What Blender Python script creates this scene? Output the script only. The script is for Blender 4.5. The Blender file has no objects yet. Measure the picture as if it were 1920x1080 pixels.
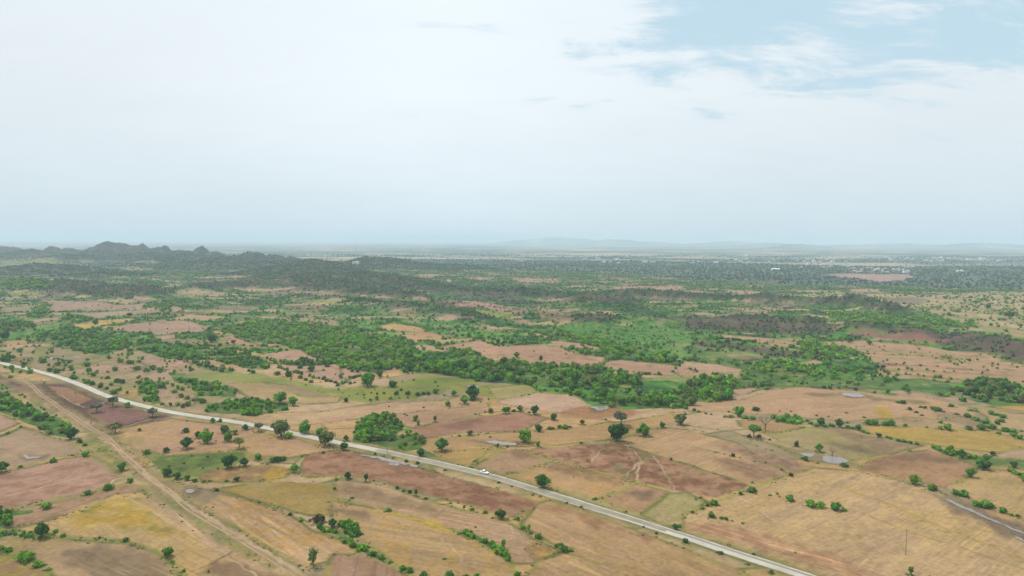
import bpy, math, random
import numpy as np
from mathutils import Matrix, Vector
R = math.radians
sc = bpy.context.scene
COL = sc.collection
random.seed(7)
rng = np.random.default_rng(7)

# ------------------------------------------------------------------ camera, sky, sun, exposure
H = 105.0                     # drone height, m
F = 1280.0                    # focal length in photograph pixels (24 mm lens)
VH = 451.0                    # row of the true horizon at mid-frame
PITCH = math.atan((540 - VH) / F)
ROLL = R(0.25)
CAMROT = Matrix.Rotation(R(90) - PITCH, 4, 'X') @ Matrix.Rotation(ROLL, 4, 'Z')
cd = bpy.data.cameras.new('camera'); cam = bpy.data.objects.new('camera', cd); COL.objects.link(cam)
cam.matrix_world = Matrix.Translation((0, 0, H)) @ CAMROT
cd.sensor_width = 36.0; cd.lens = 24.0; cd.clip_start = 1.0; cd.clip_end = 200000.0
sc.camera = cam

SUN_EL, SUN_AZ = R(58), R(-55)          # azimuth from +Y towards +X
sd = bpy.data.lights.new('sun', 'SUN'); sd.energy = 2.5; sd.angle = R(8); sd.color = (1.0, 0.95, 0.87)
so = bpy.data.objects.new('sun', sd); COL.objects.link(so)
dvec = Vector((math.sin(SUN_AZ) * math.cos(SUN_EL), math.cos(SUN_AZ) * math.cos(SUN_EL), math.sin(SUN_EL)))
so.rotation_euler = dvec.to_track_quat('Z', 'Y').to_euler()
so.location = (0, 0, 400)

sc.view_settings.view_transform = 'Standard'; sc.view_settings.look = 'None'
sc.view_settings.exposure = 0.17; sc.view_settings.gamma = 1.0
sc.render.engine = 'CYCLES'
sc.cycles.use_denoising = True
sc.cycles.max_bounces = 6; sc.cycles.volume_bounces = 1; sc.cycles.diffuse_bounces = 3
sc.cycles.transparent_max_bounces = 8


def world():
    w = bpy.data.worlds.new('World'); sc.world = w; w.use_nodes = True
    nt = w.node_tree; nt.nodes.clear(); N = nt.nodes.new; L = nt.links.new

    def math_(op, a, b=None, c=None, clamp=False):
        n = N('ShaderNodeMath'); n.operation = op; n.use_clamp = clamp
        for i, q in enumerate((a, b, c)):
            if q is None: continue
            if hasattr(q, 'is_output'): L(q, n.inputs[i])
            else: n.inputs[i].default_value = q
        return n.outputs[0]

    def sstep(x, lo, hi):
        n = N('ShaderNodeMapRange'); n.interpolation_type = 'SMOOTHSTEP'
        L(x, n.inputs[0]); n.inputs[1].default_value = lo; n.inputs[2].default_value = hi
        return n.outputs[0]
    tc = N('ShaderNodeTexCoord'); sep = N('ShaderNodeSeparateXYZ'); L(tc.outputs['Generated'], sep.inputs[0])
    x, y, z = sep.outputs
    sky = N('ShaderNodeTexSky'); sky.sky_type = 'NISHITA'; sky.sun_disc = False
    sky.sun_elevation = SUN_EL; sky.sun_rotation = SUN_AZ; sky.altitude = 300; sky.dust_density = 2.0; sky.air_density = 1.0
    bg_sky = N('ShaderNodeBackground'); L(sky.outputs[0], bg_sky.inputs[0]); bg_sky.inputs[1].default_value = 0.1
    # a cloud sheet 1 unit above: direction projected on it
    zz = math_('ADD', math_('MAXIMUM', z, 0.0), 0.25)
    px = math_('DIVIDE', x, zz); py = math_('DIVIDE', y, zz)
    cmb = N('ShaderNodeCombineXYZ'); L(px, cmb.inputs[0]); L(py, cmb.inputs[1])
    mp = N('ShaderNodeMapping'); L(cmb.outputs[0], mp.inputs[0])
    mp.inputs['Rotation'].default_value = (0, 0, R(30)); mp.inputs['Scale'].default_value = (0.60, 1.35, 1.0)
    mp.inputs['Location'].default_value = (3.3, 1.2, 0)
    n1 = N('ShaderNodeTexNoise'); n1.noise_dimensions = '2D'; L(mp.outputs[0], n1.inputs['Vector'])
    n1.inputs['Scale'].default_value = 4.6; n1.inputs['Detail'].default_value = 10.0; n1.inputs['Roughness'].default_value = 0.62
    n1.inputs['Distortion'].default_value = 0.25
    n2 = N('ShaderNodeTexNoise'); n2.noise_dimensions = '2D'; L(cmb.outputs[0], n2.inputs['Vector'])
    n2.inputs['Scale'].default_value = 0.7; n2.inputs['Detail'].default_value = 4.0
    # more open sky to the right and up, solid cloud to the left
    az = math_('DIVIDE', x, math_('MAXIMUM', y, 0.05))
    right = sstep(az, -0.07, 0.30)
    up = sstep(math_('ADD', z, math_('MULTIPLY', az, 0.035)), 0.14, 0.27)
    openness = math_('MULTIPLY', right, up)
    behind = sstep(y, 0.15, -0.3)
    openness = math_('MAXIMUM', openness, math_('MULTIPLY', behind, 0.4))
    nn = math_('ADD', math_('MULTIPLY_ADD', n1.outputs[0], 1.7, -0.42), math_('MULTIPLY', n2.outputs[0], 0.14))
    thr = math_('MULTIPLY_ADD', openness, 0.62, 0.01)
    cover = sstep(math_('SUBTRACT', nn, thr), -0.20, 0.20)
    cover = math_('MULTIPLY', cover, 0.97)
    # cloud colour: bright above, greyer and bluer through the thick air near the horizon
    cr = N('ShaderNodeValToRGB'); L(z, cr.inputs[0]); e = cr.color_ramp.elements
    e[0].position = 0.0; e[0].color = (0.66, 0.765, 0.83, 1)
    e[1].position = 0.34; e[1].color = (0.84, 0.915, 0.965, 1)
    k = e.new(0.05); k.color = (0.72, 0.82, 0.875, 1)
    k = e.new(0.13); k.color = (0.80, 0.88, 0.925, 1)
    k = e.new(0.20); k.color = (0.85, 0.92, 0.96, 1)
    k = e.new(0.60); k.color = (1.35, 1.42, 1.48, 1)     # an overcast sky is brightest overhead
    k = e.new(1.0); k.color = (1.75, 1.80, 1.85, 1)
    # thickness variation, and the brightest part left of the middle
    bright = math_('ADD', math_('MULTIPLY_ADD', n2.outputs[0], 0.12, 0.925), math_('MULTIPLY', n1.outputs[0], 0.06))
    glow = math_('MULTIPLY', sstep(math_('ABSOLUTE', math_('ADD', az, 0.08)), 0.75, 0.0), 0.10)
    bright = math_('MULTIPLY', math_('ADD', bright, math_('SUBTRACT', glow, 0.055)), 0.885)
    cbg = N('ShaderNodeBackground'); L(cr.outputs[0], cbg.inputs[0]); L(bright, cbg.inputs[1])
    # the blue gaps are veiled by thin high cloud
    veil = N('ShaderNodeBackground'); veil.inputs[0].default_value = (0.57, 0.765, 0.865, 1); veil.inputs[1].default_value = 0.94
    m0 = N('ShaderNodeMixShader'); m0.inputs[0].default_value = 0.80
    L(bg_sky.outputs[0], m0.inputs[1]); L(veil.outputs[0], m0.inputs[2])
    m1 = N('ShaderNodeMixShader'); L(cover, m1.inputs[0]); L(m0.outputs[0], m1.inputs[1]); L(cbg.outputs[0], m1.inputs[2])
    out = N('ShaderNodeOutputWorld'); L(m1.outputs[0], out.inputs[0])


world()

# ------------------------------------------------------------------ numbers: noise, projection
def _hash(ix, iy, seed):
    h = (ix.astype(np.int64) * 374761393 + iy.astype(np.int64) * 668265263 + seed * 974711) & 0xffffffff
    h = ((h ^ (h >> 13)) * 1274126177) & 0xffffffff
    return (h ^ (h >> 16)) & 0xffff


def perlin(x, y, seed=0):
    x0 = np.floor(x); y0 = np.floor(y); fx = x - x0; fy = y - y0
    u = fx * fx * fx * (fx * (fx * 6 - 15) + 10); v = fy * fy * fy * (fy * (fy * 6 - 15) + 10)

    def g(dx, dy):
        a = _hash(x0 + dx, y0 + dy, seed) * (2 * math.pi / 65536)
        return np.cos(a) * (fx - dx) + np.sin(a) * (fy - dy)
    a = g(0, 0); b = g(1, 0); c = g(0, 1); d = g(1, 1)
    return ((a + u * (b - a)) * (1 - v) + (c + u * (d - c)) * v) * 1.5


def fbm(x, y, seed=0, o=4, r=0.55):
    t = 0; a = 1; s = 0
    for i in range(o):
        t = t + a * perlin(x * 2 ** i, y * 2 ** i, seed + i * 17); s += a; a *= r
    return t / s * 1.4


def sstep(x, lo, hi):
    t = np.clip((x - lo) / (hi - lo), 0, 1); return t * t * (3 - 2 * t)


CR = np.array(CAMROT.to_3x3())


def ray(u, v):
    u = np.asarray(u, float); v = np.asarray(v, float)
    d = np.stack([(u - 960) / F, -(v - 540) / F, -np.ones_like(u)], -1)
    return d @ CR.T


def flat_at(u, v, z=0.0):
    d = ray(u, v); t = (z - H) / np.minimum(d[..., 2], -1e-4)
    return d[..., 0] * t, d[..., 1] * t


def to_px(x, y, z):
    p = np.stack([x, y, z - H], -1) @ CR
    return 960 + F * p[..., 0] / -p[..., 2], 540 - F * p[..., 1] / -p[..., 2]


def crop(n):          # working windows of the photograph: a pixel of the window to a pixel of the photograph
    o = {1: (0, 420), 2: (640, 420), 3: (1280, 420), 4: (0, 720), 5: (640, 720), 6: (1280, 720), 0: None}[n]
    if o is None: return lambda q: (q[0], q[1])
    return lambda q: (o[0] + q[0] / 3.0, o[1] + q[1] / 3.0)


# ------------------------------------------------------------------ terrain height
def seg_dist(x, y, pts):
    best = np.full(x.shape, 1e18)
    for (ax, ay), (bx, by) in zip(pts[:-1], pts[1:]):
        dx, dy = bx - ax, by - ay; l2 = dx * dx + dy * dy + 1e-9
        t = np.clip(((x - ax) * dx + (y - ay) * dy) / l2, 0, 1)
        best = np.minimum(best, (x - ax - t * dx) ** 2 + (y - ay - t * dy) ** 2)
    return np.sqrt(best)


PEAKS = []            # x, y, height, sigma


def peak(u, vtop, dist, sig, sy=1.0):
    x = (u - 960) / F * dist
    vh = VH + (u - 960) * math.tan(ROLL)
    PEAKS.append((x, dist, H - (vtop - vh) / F * dist, sig, sig * sy))


for a in ((-70, 461, 3500, 120), (10, 463, 3500, 95), (40, 467, 3450, 60), (100, 463.5, 3400, 54), (128, 467, 3350, 75), (160, 470, 3350, 70),
          (200, 463, 3300, 66), (232, 462.5, 3320, 70), (216, 461, 3300, 60), (192, 464, 3250, 50), (172, 465, 3300, 36), (268, 463, 3280, 34), (310, 466, 3250, 30), (250, 464, 3300, 80), (290, 467, 3250, 80), (335, 470, 3200, 90), (380, 464, 3250, 34),
          (372, 469, 3150, 55), (405, 473, 3100, 60), (440, 479, 2950, 70), (466, 474, 2850, 48), (60, 470, 3000, 110), (180, 472, 2900, 120), (130, 478, 2700, 120), (270, 476, 2800, 120), (350, 478, 2750, 110), (420, 484, 2500, 110), (300, 486, 2500, 110), (380, 492, 2300, 100), (500, 490, 2300, 90), (-40, 474, 2900, 120), (640, 492, 2300, 85), (690, 487, 2500, 90), (725, 489, 2500, 110), (770, 494, 2450, 110), (840, 497, 2400, 120), (900, 498, 2500, 100), (600, 504, 1750, 110), (680, 511, 1600, 110), (540, 500, 2000, 90), (482, 475, 2800, 45), (516, 476, 2750, 46), (545, 483, 2650, 50),
          (590, 490, 2150, 70), (560, 496, 2100, 60), (622, 496, 2150, 55), (655, 505, 2050, 60), (690, 491, 2550, 70), (735, 494, 2500, 80), (790, 500, 2400, 90),
          (655, 489, 2700, 40), (700, 498, 2500, 60), (870, 497, 2700, 60), (955, 497, 2750, 40), (935, 501, 2500, 60), (1060, 500, 2600, 90),
          (75, 500, 2000, 90), (40, 503, 2000, 80), (120, 497, 2200, 60), (150, 503, 2050, 90), (200, 512, 1850, 90), (235, 527, 1650, 70), (20, 505, 2000, 90),
          (480, 512, 1950, 90), (430, 505, 2300, 90), (330, 487, 2700, 110), (250, 490, 2700, 100)):
    peak(*a)
for a in ((1040, 441.5, 19000, 700), (1090, 443, 19000, 600), (1150, 448, 17000, 600), (1210, 450, 16000, 600), (990, 446, 19000, 600), (1370, 453.5, 15000, 700),
          (1440, 455.5, 15000, 600), (1680, 457, 14500, 600), (1650, 458.5, 14500, 450), (1740, 459, 14500, 450), (1590, 459, 14500, 450), (1790, 460, 14000, 480), (1870, 460.5, 14000, 480),
          (1940, 460, 14000, 480), (2050, 459, 14000, 600), (1840, 456, 13000, 700), (1500, 458, 10000, 300), (2250, 458, 9000, 500), (-250, 458, 4000, 220), (-420, 461, 3700, 200)):
    peak(*a)


def px_line(pts, z=0.0):
    a = np.array(pts, float); x, y = flat_at(a[:, 0], a[:, 1], z); return list(zip(x, y))


RIDGES = [(px_line(p), h, w) for p, h, w in (
    ([(1150, 556), (1300, 562), (1420, 566), (1540, 574), (1620, 577), (1665, 588)], 9, 30),
    ([(1590, 576), (1625, 577), (1650, 582)], 2.5, 22),
    ([(1130, 604), (1300, 606), (1450, 608), (1600, 622), (1700, 632), (1800, 645), (1920, 668), (2100, 715)], 8, 26),
    ([(740, 540), (850, 552), (930, 556), (1050, 562), (1150, 574)], 10, 45),
    ([(380, 545), (480, 540), (560, 538), (680, 552), (750, 560)], 10, 50),
    ([(820, 575), (1000, 598), (1090, 612)], 6, 32),
    ([(560, 560), (680, 570), (780, 585), (900, 604)], 5, 30),
    ([(1300, 640), (1420, 652), (1520, 668)], 3, 16),
    ([(60, 540), (160, 550), (260, 556)], 14, 60),
)]


def height(x, y):
    x = np.asarray(x, float); y = np.asarray(y, float)
    r = np.hypot(x, y)
    far = sstep(r, 500, 1300)
    z = 1.3 * perlin(x / 140, y / 140, 3) * (1 - 0.3 * far) + 0.45 * perlin(x / 47, y / 47, 5)
    z = z + far * (3.0 * perlin(x / 420 + 9, y / 420, 7) + 1.2 * perlin(x / 90, y / 90, 8))
    rough = 1.0 + 0.75 * fbm(x / 70, y / 70, 31, 4)
    for pts, h, w in RIDGES:
        q = np.array(pts); m = w * 3.2
        ii = np.nonzero((x > q[:, 0].min() - m) & (x < q[:, 0].max() + m) & (y > q[:, 1].min() - m) & (y < q[:, 1].max() + m))
        if len(ii[0]) == 0: continue
        d = seg_dist(x[ii], y[ii], pts)
        z[ii] += 1.4 * h * np.exp(-(d / w) ** 2) * rough[ii]
    hb = np.zeros_like(z)
    for (cx, cy, h, sx, sy) in PEAKS:
        m = sx * 3.4
        ii = np.nonzero((np.abs(x - cx) < m) & (np.abs(y - cy) < m))
        if len(ii[0]) == 0: continue
        d2 = ((x[ii] - cx) / sx) ** 2 + ((y[ii] - cy) / sy) ** 2
        b = h * np.exp(-0.5 * d2)
        hb[ii] = np.maximum(hb[ii], b) + 0.15 * np.minimum(hb[ii], b)
    craggy = 1 + (0.15 * fbm(x / 80, y / 80, 41, 4) + 0.035 * perlin(x / 17, y / 24, 43)) * sstep(hb, 6, 36)
    return z + hb * craggy


def height1(x, y):
    return float(height(np.array([x]), np.array([y]))[0])


def at_many(uv):
    """pixel of the photograph -> the point of the terrain seen there (ray march)"""
    uv = np.array(uv, float); d = ray(uv[:, 0], uv[:, 1])
    d = d / np.hypot(d[:, 0], d[:, 1])[:, None]
    n = len(uv); ts = np.geomspace(90, 30000, 420)
    t0 = np.full(n, ts[0]); hit = np.full(n, np.nan)
    X = d[:, 0][:, None] * ts; Y = d[:, 1][:, None] * ts; Z = H + d[:, 2][:, None] * ts
    below = Z < height(X, Y)
    k = np.where(below.any(1), below.argmax(1), len(ts) - 1)
    lo = ts[np.maximum(k - 1, 0)]; hi = ts[k]
    for _ in range(12):
        mid = 0.5 * (lo + hi)
        b = H + d[:, 2] * mid < height(d[:, 0] * mid, d[:, 1] * mid)
        hi = np.where(b, mid, hi); lo = np.where(b, lo, mid)
    return np.stack([d[:, 0] * hi, d[:, 1] * hi], -1)


# ------------------------------------------------------------------ colours and fields
def lin(c):
    c = np.array(c, float) / 255.0
    return np.where(c <= 0.04045, c / 12.92, ((c + 0.055) / 1.055) ** 2.4)


KA = 0.525             # picture colour under this light -> base colour


def C_(r_, g_, b_):
    if r_ < 172 and r_ > g_: return lin((r_ * 0.99, g_ * 0.995, b_ * 0.93)) * KA
    if r_ - g_ > 36: return lin((r_ * 0.99, g_ * 1.0, b_ * 0.99)) * KA
    return lin((r_ * (0.985 if r_ > g_ else 1), g_ * 0.99, min(255, b_ * 1.0))) * KA


TAN, PINK, ROSE = C_(198, 164, 124), C_(196, 154, 126), C_(176, 130, 110)
RED, MAROON, BROWN = C_(168, 118, 90), C_(122, 84, 78), C_(148, 120, 94)
GREY, YELL, OLIVE = C_(166, 144, 116), C_(192, 156, 84), C_(160, 146, 84)
GREEN, LUSH, PALE = C_(118, 132, 66), C_(82, 140, 54), C_(212, 180, 142)
ORNG, WET, DRY = C_(200, 158, 108), C_(130, 106, 88), C_(188, 150, 110)
SCRUB, DARK, ROCK = C_(76, 122, 56), C_(48, 90, 50), C_(122, 110, 96)
THICK = C_(74, 116, 44)
QUARRY = C_(196, 158, 146)

FIELDS = []           # dict(poly world, a, b, dens, size, edge)


def field(cn, pts, a, b=None, edge=1.0, dens=0.0, size=(1.2, 2.4), streak=1.0, hedge=0.0, mix=0.0, name=None, tone=None):
    f = crop(cn); q = [f(p) for p in pts]; w = at_many(q); n = len(q); best = -1; dr = (1.0, 0.0)
    for i in range(n):               # working direction: the longest side, those beyond the picture's rim left out
        j = (i + 1) % n; rim = any(all(t(z) for z in (q[i], q[j])) for t in (lambda z: z[0] < 5, lambda z: z[0] > 1915, lambda z: z[1] > 1075))
        L = math.hypot(*(w[j] - w[i]))
        if L > best and not rim: best = L; dr = tuple((w[j] - w[i]) / L)
    FIELDS.append(dict(p=w, d=dr, a=a, b=(a * 0.80 if b is None else b), edge=edge, dens=dens, size=size, streak=streak, hedge=hedge, mix=mix, name=name, tone=tone))


# --- the scrub belt between the near fields and the far plain (default of the middle distance)
SCRUBZONE = at_many([(-1300, 505), (400, 499), (960, 499), (1500, 499), (3300, 508), (3300, 830), (2400, 790), (1920, 765), (1700, 742), (1500, 726), (1380, 735), (1280, 762), (1140, 768),
                     (1040, 738), (960, 720), (880, 715), (780, 700), (720, 690), (640, 700), (560, 690), (480, 672), (400, 655), (300, 652),
                     (230, 662), (100, 645), (0, 645), (-500, 600), (-1300, 590)])
FARZ = [  # far plain bands and patches
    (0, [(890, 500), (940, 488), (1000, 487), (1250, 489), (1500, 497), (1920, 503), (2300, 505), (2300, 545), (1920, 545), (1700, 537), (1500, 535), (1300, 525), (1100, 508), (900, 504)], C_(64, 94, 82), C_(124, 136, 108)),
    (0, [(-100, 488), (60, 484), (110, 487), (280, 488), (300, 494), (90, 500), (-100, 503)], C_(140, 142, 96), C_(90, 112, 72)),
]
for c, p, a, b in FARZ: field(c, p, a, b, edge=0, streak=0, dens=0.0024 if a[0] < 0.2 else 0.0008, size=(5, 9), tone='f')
Fd = field
# far and middle distance tan patches among the scrub
for c, p, a in (
    (2, [(355, 290), (500, 280), (600, 290), (500, 303)], PINK), (2, [(400, 313), (500, 316), (490, 328), (410, 324)], YELL),
    (2, [(700, 298), (860, 303), (850, 316), (720, 314)], PINK), (2, [(950, 305), (1250, 308), (1240, 332), (1000, 328)], PINK),
    (2, [(1510, 353), (1650, 347), (1920, 348), (1920, 366), (1650, 380)], PINK), (2, [(1170, 413), (1340, 418), (1800, 432), (1800, 446), (1400, 440), (1180, 430)], TAN),
    (2, [(70, 393), (290, 408), (280, 428), (100, 407)], TAN), (2, [(440, 420), (700, 430), (900, 456), (1040, 486), (1000, 504), (830, 482), (560, 446)], C_(196, 146, 130)),
    (2, [(730, 483), (870, 483), (980, 508), (940, 532), (830, 514)], C_(150, 156, 74)), (2, [(950, 535), (1080, 542), (1060, 562), (970, 558)], PINK),
    (2, [(1310, 498), (1500, 487), (1560, 505), (1500, 533), (1370, 537)], TAN), (2, [(310, 500), (440, 508), (480, 527), (370, 523)], DRY),
    (2, [(760, 565), (980, 586), (970, 602), (820, 590)], TAN), (2, [(1100, 480), (1250, 500), (1330, 545), (1240, 560), (1120, 530)], C_(160, 134, 104)),
    (1, [(0, 192), (240, 194), (330, 208), (300, 228), (120, 238), (0, 242)], C_(150, 146, 98)), (1, [(380, 205), (520, 203), (560, 212), (480, 216)], C_(176, 150, 120)), (1, [(600, 206), (700, 208), (680, 218), (620, 215)], C_(160, 150, 104)),
    (1, [(410, 265), (490, 262), (480, 275), (430, 278)], PINK), (1, [(1270, 292), (1420, 288), (1470, 300), (1400, 312), (1300, 308)], PINK), (1, [(1220, 222), (1290, 222), (1280, 235)], C_(150, 160, 90)),
    (1, [(1390, 308), (1580, 312), (1720, 335), (1700, 350), (1560, 335), (1420, 322)], C_(196, 182, 124)), (1, [(880, 355), (1060, 352), (1280, 388), (1260, 406), (1000, 392)], C_(186, 160, 120)),
    (1, [(960, 395), (1150, 398), (1140, 415), (1000, 410)], C_(150, 160, 80)), (1, [(30, 385), (220, 380), (240, 400), (60, 408)], C_(160, 165, 80)), (1, [(690, 362), (830, 362), (900, 375), (760, 392), (690, 380)], C_(150, 150, 90)),
    (1, [(1370, 408), (1470, 415), (1460, 428), (1390, 422)], PINK), (1, [(1480, 482), (1580, 480), (1560, 497), (1490, 497)], TAN), (1, [(1570, 525), (1620, 535), (1610, 552), (1540, 530)], PINK),
    (1, [(1655, 530), (1740, 528), (1920, 550), (1920, 580), (1840, 572), (1700, 552)], C_(196, 156, 124)), (1, [(1560, 420), (1650, 425), (1630, 433)], TAN), (1, [(1620, 375), (1800, 372), (1920, 385), (1920, 402), (1700, 395)], C_(170, 140, 120)),
    (2, [(0, 555), (30, 560), (20, 575), (0, 575)], TAN),
    (3, [(0, 372), (180, 387), (200, 403), (60, 392)], PINK), (3, [(230, 368), (480, 382), (460, 398), (300, 393)], TAN), (3, [(150, 463), (340, 473), (490, 488), (480, 502), (350, 494)], TAN),
    (3, [(640, 503), (810, 513), (900, 525), (800, 534)], TAN), (3, [(0, 450), (120, 455), (100, 464), (0, 462)], TAN), (3, [(560, 375), (700, 372), (900, 378), (800, 386)], TAN),
    (3, [(370, 325), (560, 322), (540, 330), (380, 332)], C_(140, 120, 110)),
):
    Fd(c, p, a, edge=0, dens=0.003, size=(2.5, 4.5), streak=0.5, hedge=0.5, mix=0.30)
Fd(3, [(790, 285), (900, 280), (1250, 283), (1300, 300), (1200, 322), (1100, 328), (950, 304)], QUARRY, C_(176, 140, 130), edge=0, mix=0.05)
# rocky slopes
Fd(3, [(0, 512), (350, 512), (700, 532), (900, 562), (860, 612), (500, 622), (200, 602), (0, 584)], C_(112, 94, 86), C_(82, 86, 66), edge=0, dens=0.030, size=(2, 4), mix=0.25, tone='k')
Fd(3, [(1180, 592), (1600, 608), (1920, 655), (2100, 690), (2100, 800), (1920, 775), (1700, 725), (1400, 660)], C_(110, 90, 82), C_(80, 80, 60), edge=0, dens=0.030, size=(2, 4), mix=0.2, tone='k')
Fd(3, [(890, 600), (1000, 592), (1300, 622), (1500, 650), (1400, 668), (1100, 640), (950, 632)], C_(160, 112, 102), C_(140, 108, 96), edge=0, dens=0.008, size=(1.5, 3))
Fd(3, [(60, 660), (300, 665), (540, 700), (700, 720), (660, 752), (500, 748), (250, 700), (80, 690)], C_(116, 100, 84), C_(84, 88, 58), edge=0, dens=0.03, size=(2, 4), tone='k')
Fd(2, [(600, 355), (900, 380), (1130, 440), (1100, 470), (880, 440), (640, 405)], C_(112, 104, 96), C_(84, 98, 70), edge=0, dens=0.016, size=(2.5, 4.5), tone='k')
Fd(2, [(330, 320), (600, 330), (900, 345), (1100, 360), (1080, 385), (860, 390), (560, 375), (360, 350)], C_(66, 90, 66), C_(84, 100, 70), edge=0, dens=0.022, size=(3, 5.5), tone='d')
# pale plain on the right
Fd(3, [(650, 397), (800, 390), (1000, 390), (1400, 402), (1600, 385), (1920, 380), (2300, 380), (2300, 640), (1920, 636), (1800, 615), (1600, 600), (1430, 580), (1500, 555), (1450, 520), (1350, 490), (1100, 470), (1060, 440), (900, 425), (700, 412)],
   C_(200, 170, 126), C_(140, 142, 84), edge=0, dens=0.0040, size=(3, 7), mix=0.45)
Fd(3, [(1160, 415), (1300, 412), (1380, 430), (1340, 452), (1180, 445)], C_(150, 130, 112), edge=0)
Fd(3, [(1800, 620), (1920, 620), (2100, 630), (2100, 650), (1920, 642)], ORNG, edge=0)
# lush meadow in the middle
Fd(2, [(1180, 575), (1350, 560), (1500, 562), (1700, 580), (1920, 605), (2050, 640), (1900, 680), (1780, 700), (1600, 670), (1450, 640), (1250, 605)], LUSH, C_(108, 148, 66), edge=0, dens=0.014, size=(1.5, 4), streak=0, tone='b', mix=0.2)
Fd(2, [(1780, 690), (1920, 690), (2000, 720), (1960, 770), (1880, 745)], C_(120, 160, 66), edge=0, dens=0.004, size=(2, 3), streak=0)
Fd(3, [(0, 690), (120, 700), (300, 760), (420, 810), (700, 850), (1100, 860), (1500, 885), (1560, 960), (1500, 985), (1300, 945), (900, 905), (500, 925), (250, 900), (330, 830), (200, 785), (0, 770)], C_(104, 134, 60), C_(78, 108, 50), edge=0, dens=0.012, size=(2, 4.5), streak=0)
Fd(3, [(930, 775), (1000, 772), (1110, 790), (1090, 805), (950, 800)], LUSH, edge=0, dens=0.01)
# rising terraces on the right
Fd(3, [(190, 623), (480, 640), (700, 672), (900, 655), (1000, 655), (1300, 680), (1700, 728), (1920, 790), (2200, 850), (2200, 960), (1920, 900), (1840, 905), (1640, 890), (1300, 850), (1130, 842), (1130, 800), (1000, 735), (930, 700), (700, 690), (420, 670), (250, 650)],
   C_(196, 152, 120), C_(190, 156, 112), dens=0.003, size=(1.5, 3), hedge=0.6, mix=0.25)
for y0, x0, x1 in ((700, 960, 1500), (722, 1000, 1620), (745, 1040, 1800), (782, 1100, 1700), (815, 1150, 1850), (850, 1250, 1700)):
    Fd(3, [(x0, y0), ((x0 + x1) / 2, y0 + 14), (x1, y0 + 40), (x1, y0 + 47), ((x0 + x1) / 2, y0 + 22), (x0, y0 + 7)], random.choice([C_(160, 140, 86), C_(176, 150, 96), C_(150, 120, 100)]), edge=0, dens=0.012, size=(1.5, 3), streak=0)
Fd(3, [(0, 772), (200, 787), (350, 826), (180, 848), (60, 850), (0, 862), (-60, 830)], C_(204, 164, 132), hedge=0.4)
Fd(3, [(620, 785), (750, 758), (800, 780), (700, 797)], PINK, dens=0.003)
Fd(3, [(250, 930), (400, 920), (430, 930), (360, 955), (300, 965)], PINK)
# middle left terraces
for p, a in (
    ([(0, 470), (240, 455), (200, 490), (0, 502)], GREY), ([(210, 430), (350, 432), (600, 440), (640, 455), (830, 450), (800, 475), (420, 492), (270, 497), (290, 455)], C_(184, 150, 122)),
    ([(380, 500), (900, 480), (930, 502), (540, 532), (390, 522)], C_(176, 152, 118)), ([(130, 545), (360, 520), (350, 541), (170, 557)], TAN),
    ([(380, 570), (520, 545), (750, 530), (760, 541), (540, 582), (450, 592)], C_(206, 170, 90)), ([(610, 590), (700, 565), (900, 545), (1050, 543), (1190, 580), (1160, 602), (900, 622), (720, 606)], C_(190, 152, 124)),
    ([(920, 540), (1060, 508), (1290, 520), (1200, 545), (1080, 541)], C_(192, 160, 116)), ([(1180, 612), (1210, 595), (1270, 610), (1250, 632)], ORNG),
    ([(860, 635), (1000, 620), (990, 642), (870, 652)], PINK), ([(1230, 640), (1310, 628), (1380, 660), (1500, 690), (1380, 685), (1280, 675)], C_(198, 152, 122)),
    ([(1270, 560), (1400, 540), (1460, 550), (1360, 577)], PINK), ([(0, 662), (130, 650), (190, 668), (0, 692)], ORNG), ([(0, 705), (380, 670), (400, 682), (150, 712), (0, 722)], PINK),
    ([(900, 670), (1100, 675), (1480, 730), (1400, 738), (1200, 705), (1000, 692)], C_(200, 166, 110)), ([(1440, 740), (1550, 720), (1680, 708), (1880, 748), (1920, 760), (1800, 775), (1560, 778)], C_(202, 156, 128)),
    ([(1490, 780), (1700, 800), (1920, 785), (2250, 770), (2250, 795), (2000, 860), (1920, 905), (1760, 862), (1600, 822)], C_(198, 154, 128)), ([(150, 620), (420, 605), (600, 600), (480, 612), (240, 622)], YELL),
    ([(1920, 770), (2150, 765), (2120, 790), (1920, 800)], PINK), ([(600, 740), (700, 670), (740, 690), (720, 740), (640, 770)], C_(170, 150, 108)),
    ([(960, 470), (1030, 468), (1020, 492), (960, 495)], PINK), ([(100, 520), (160, 512), (150, 528), (110, 530)], TAN), ([(0, 545), (30, 545), (20, 560), (0, 560)], TAN),
    ([(840, 655), (990, 645), (1180, 655), (1130, 668), (900, 668)], GREY),
):
    Fd(1, p, a, dens=0.0012, size=(1.5, 3), hedge=1.0, mix=0.12)
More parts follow.
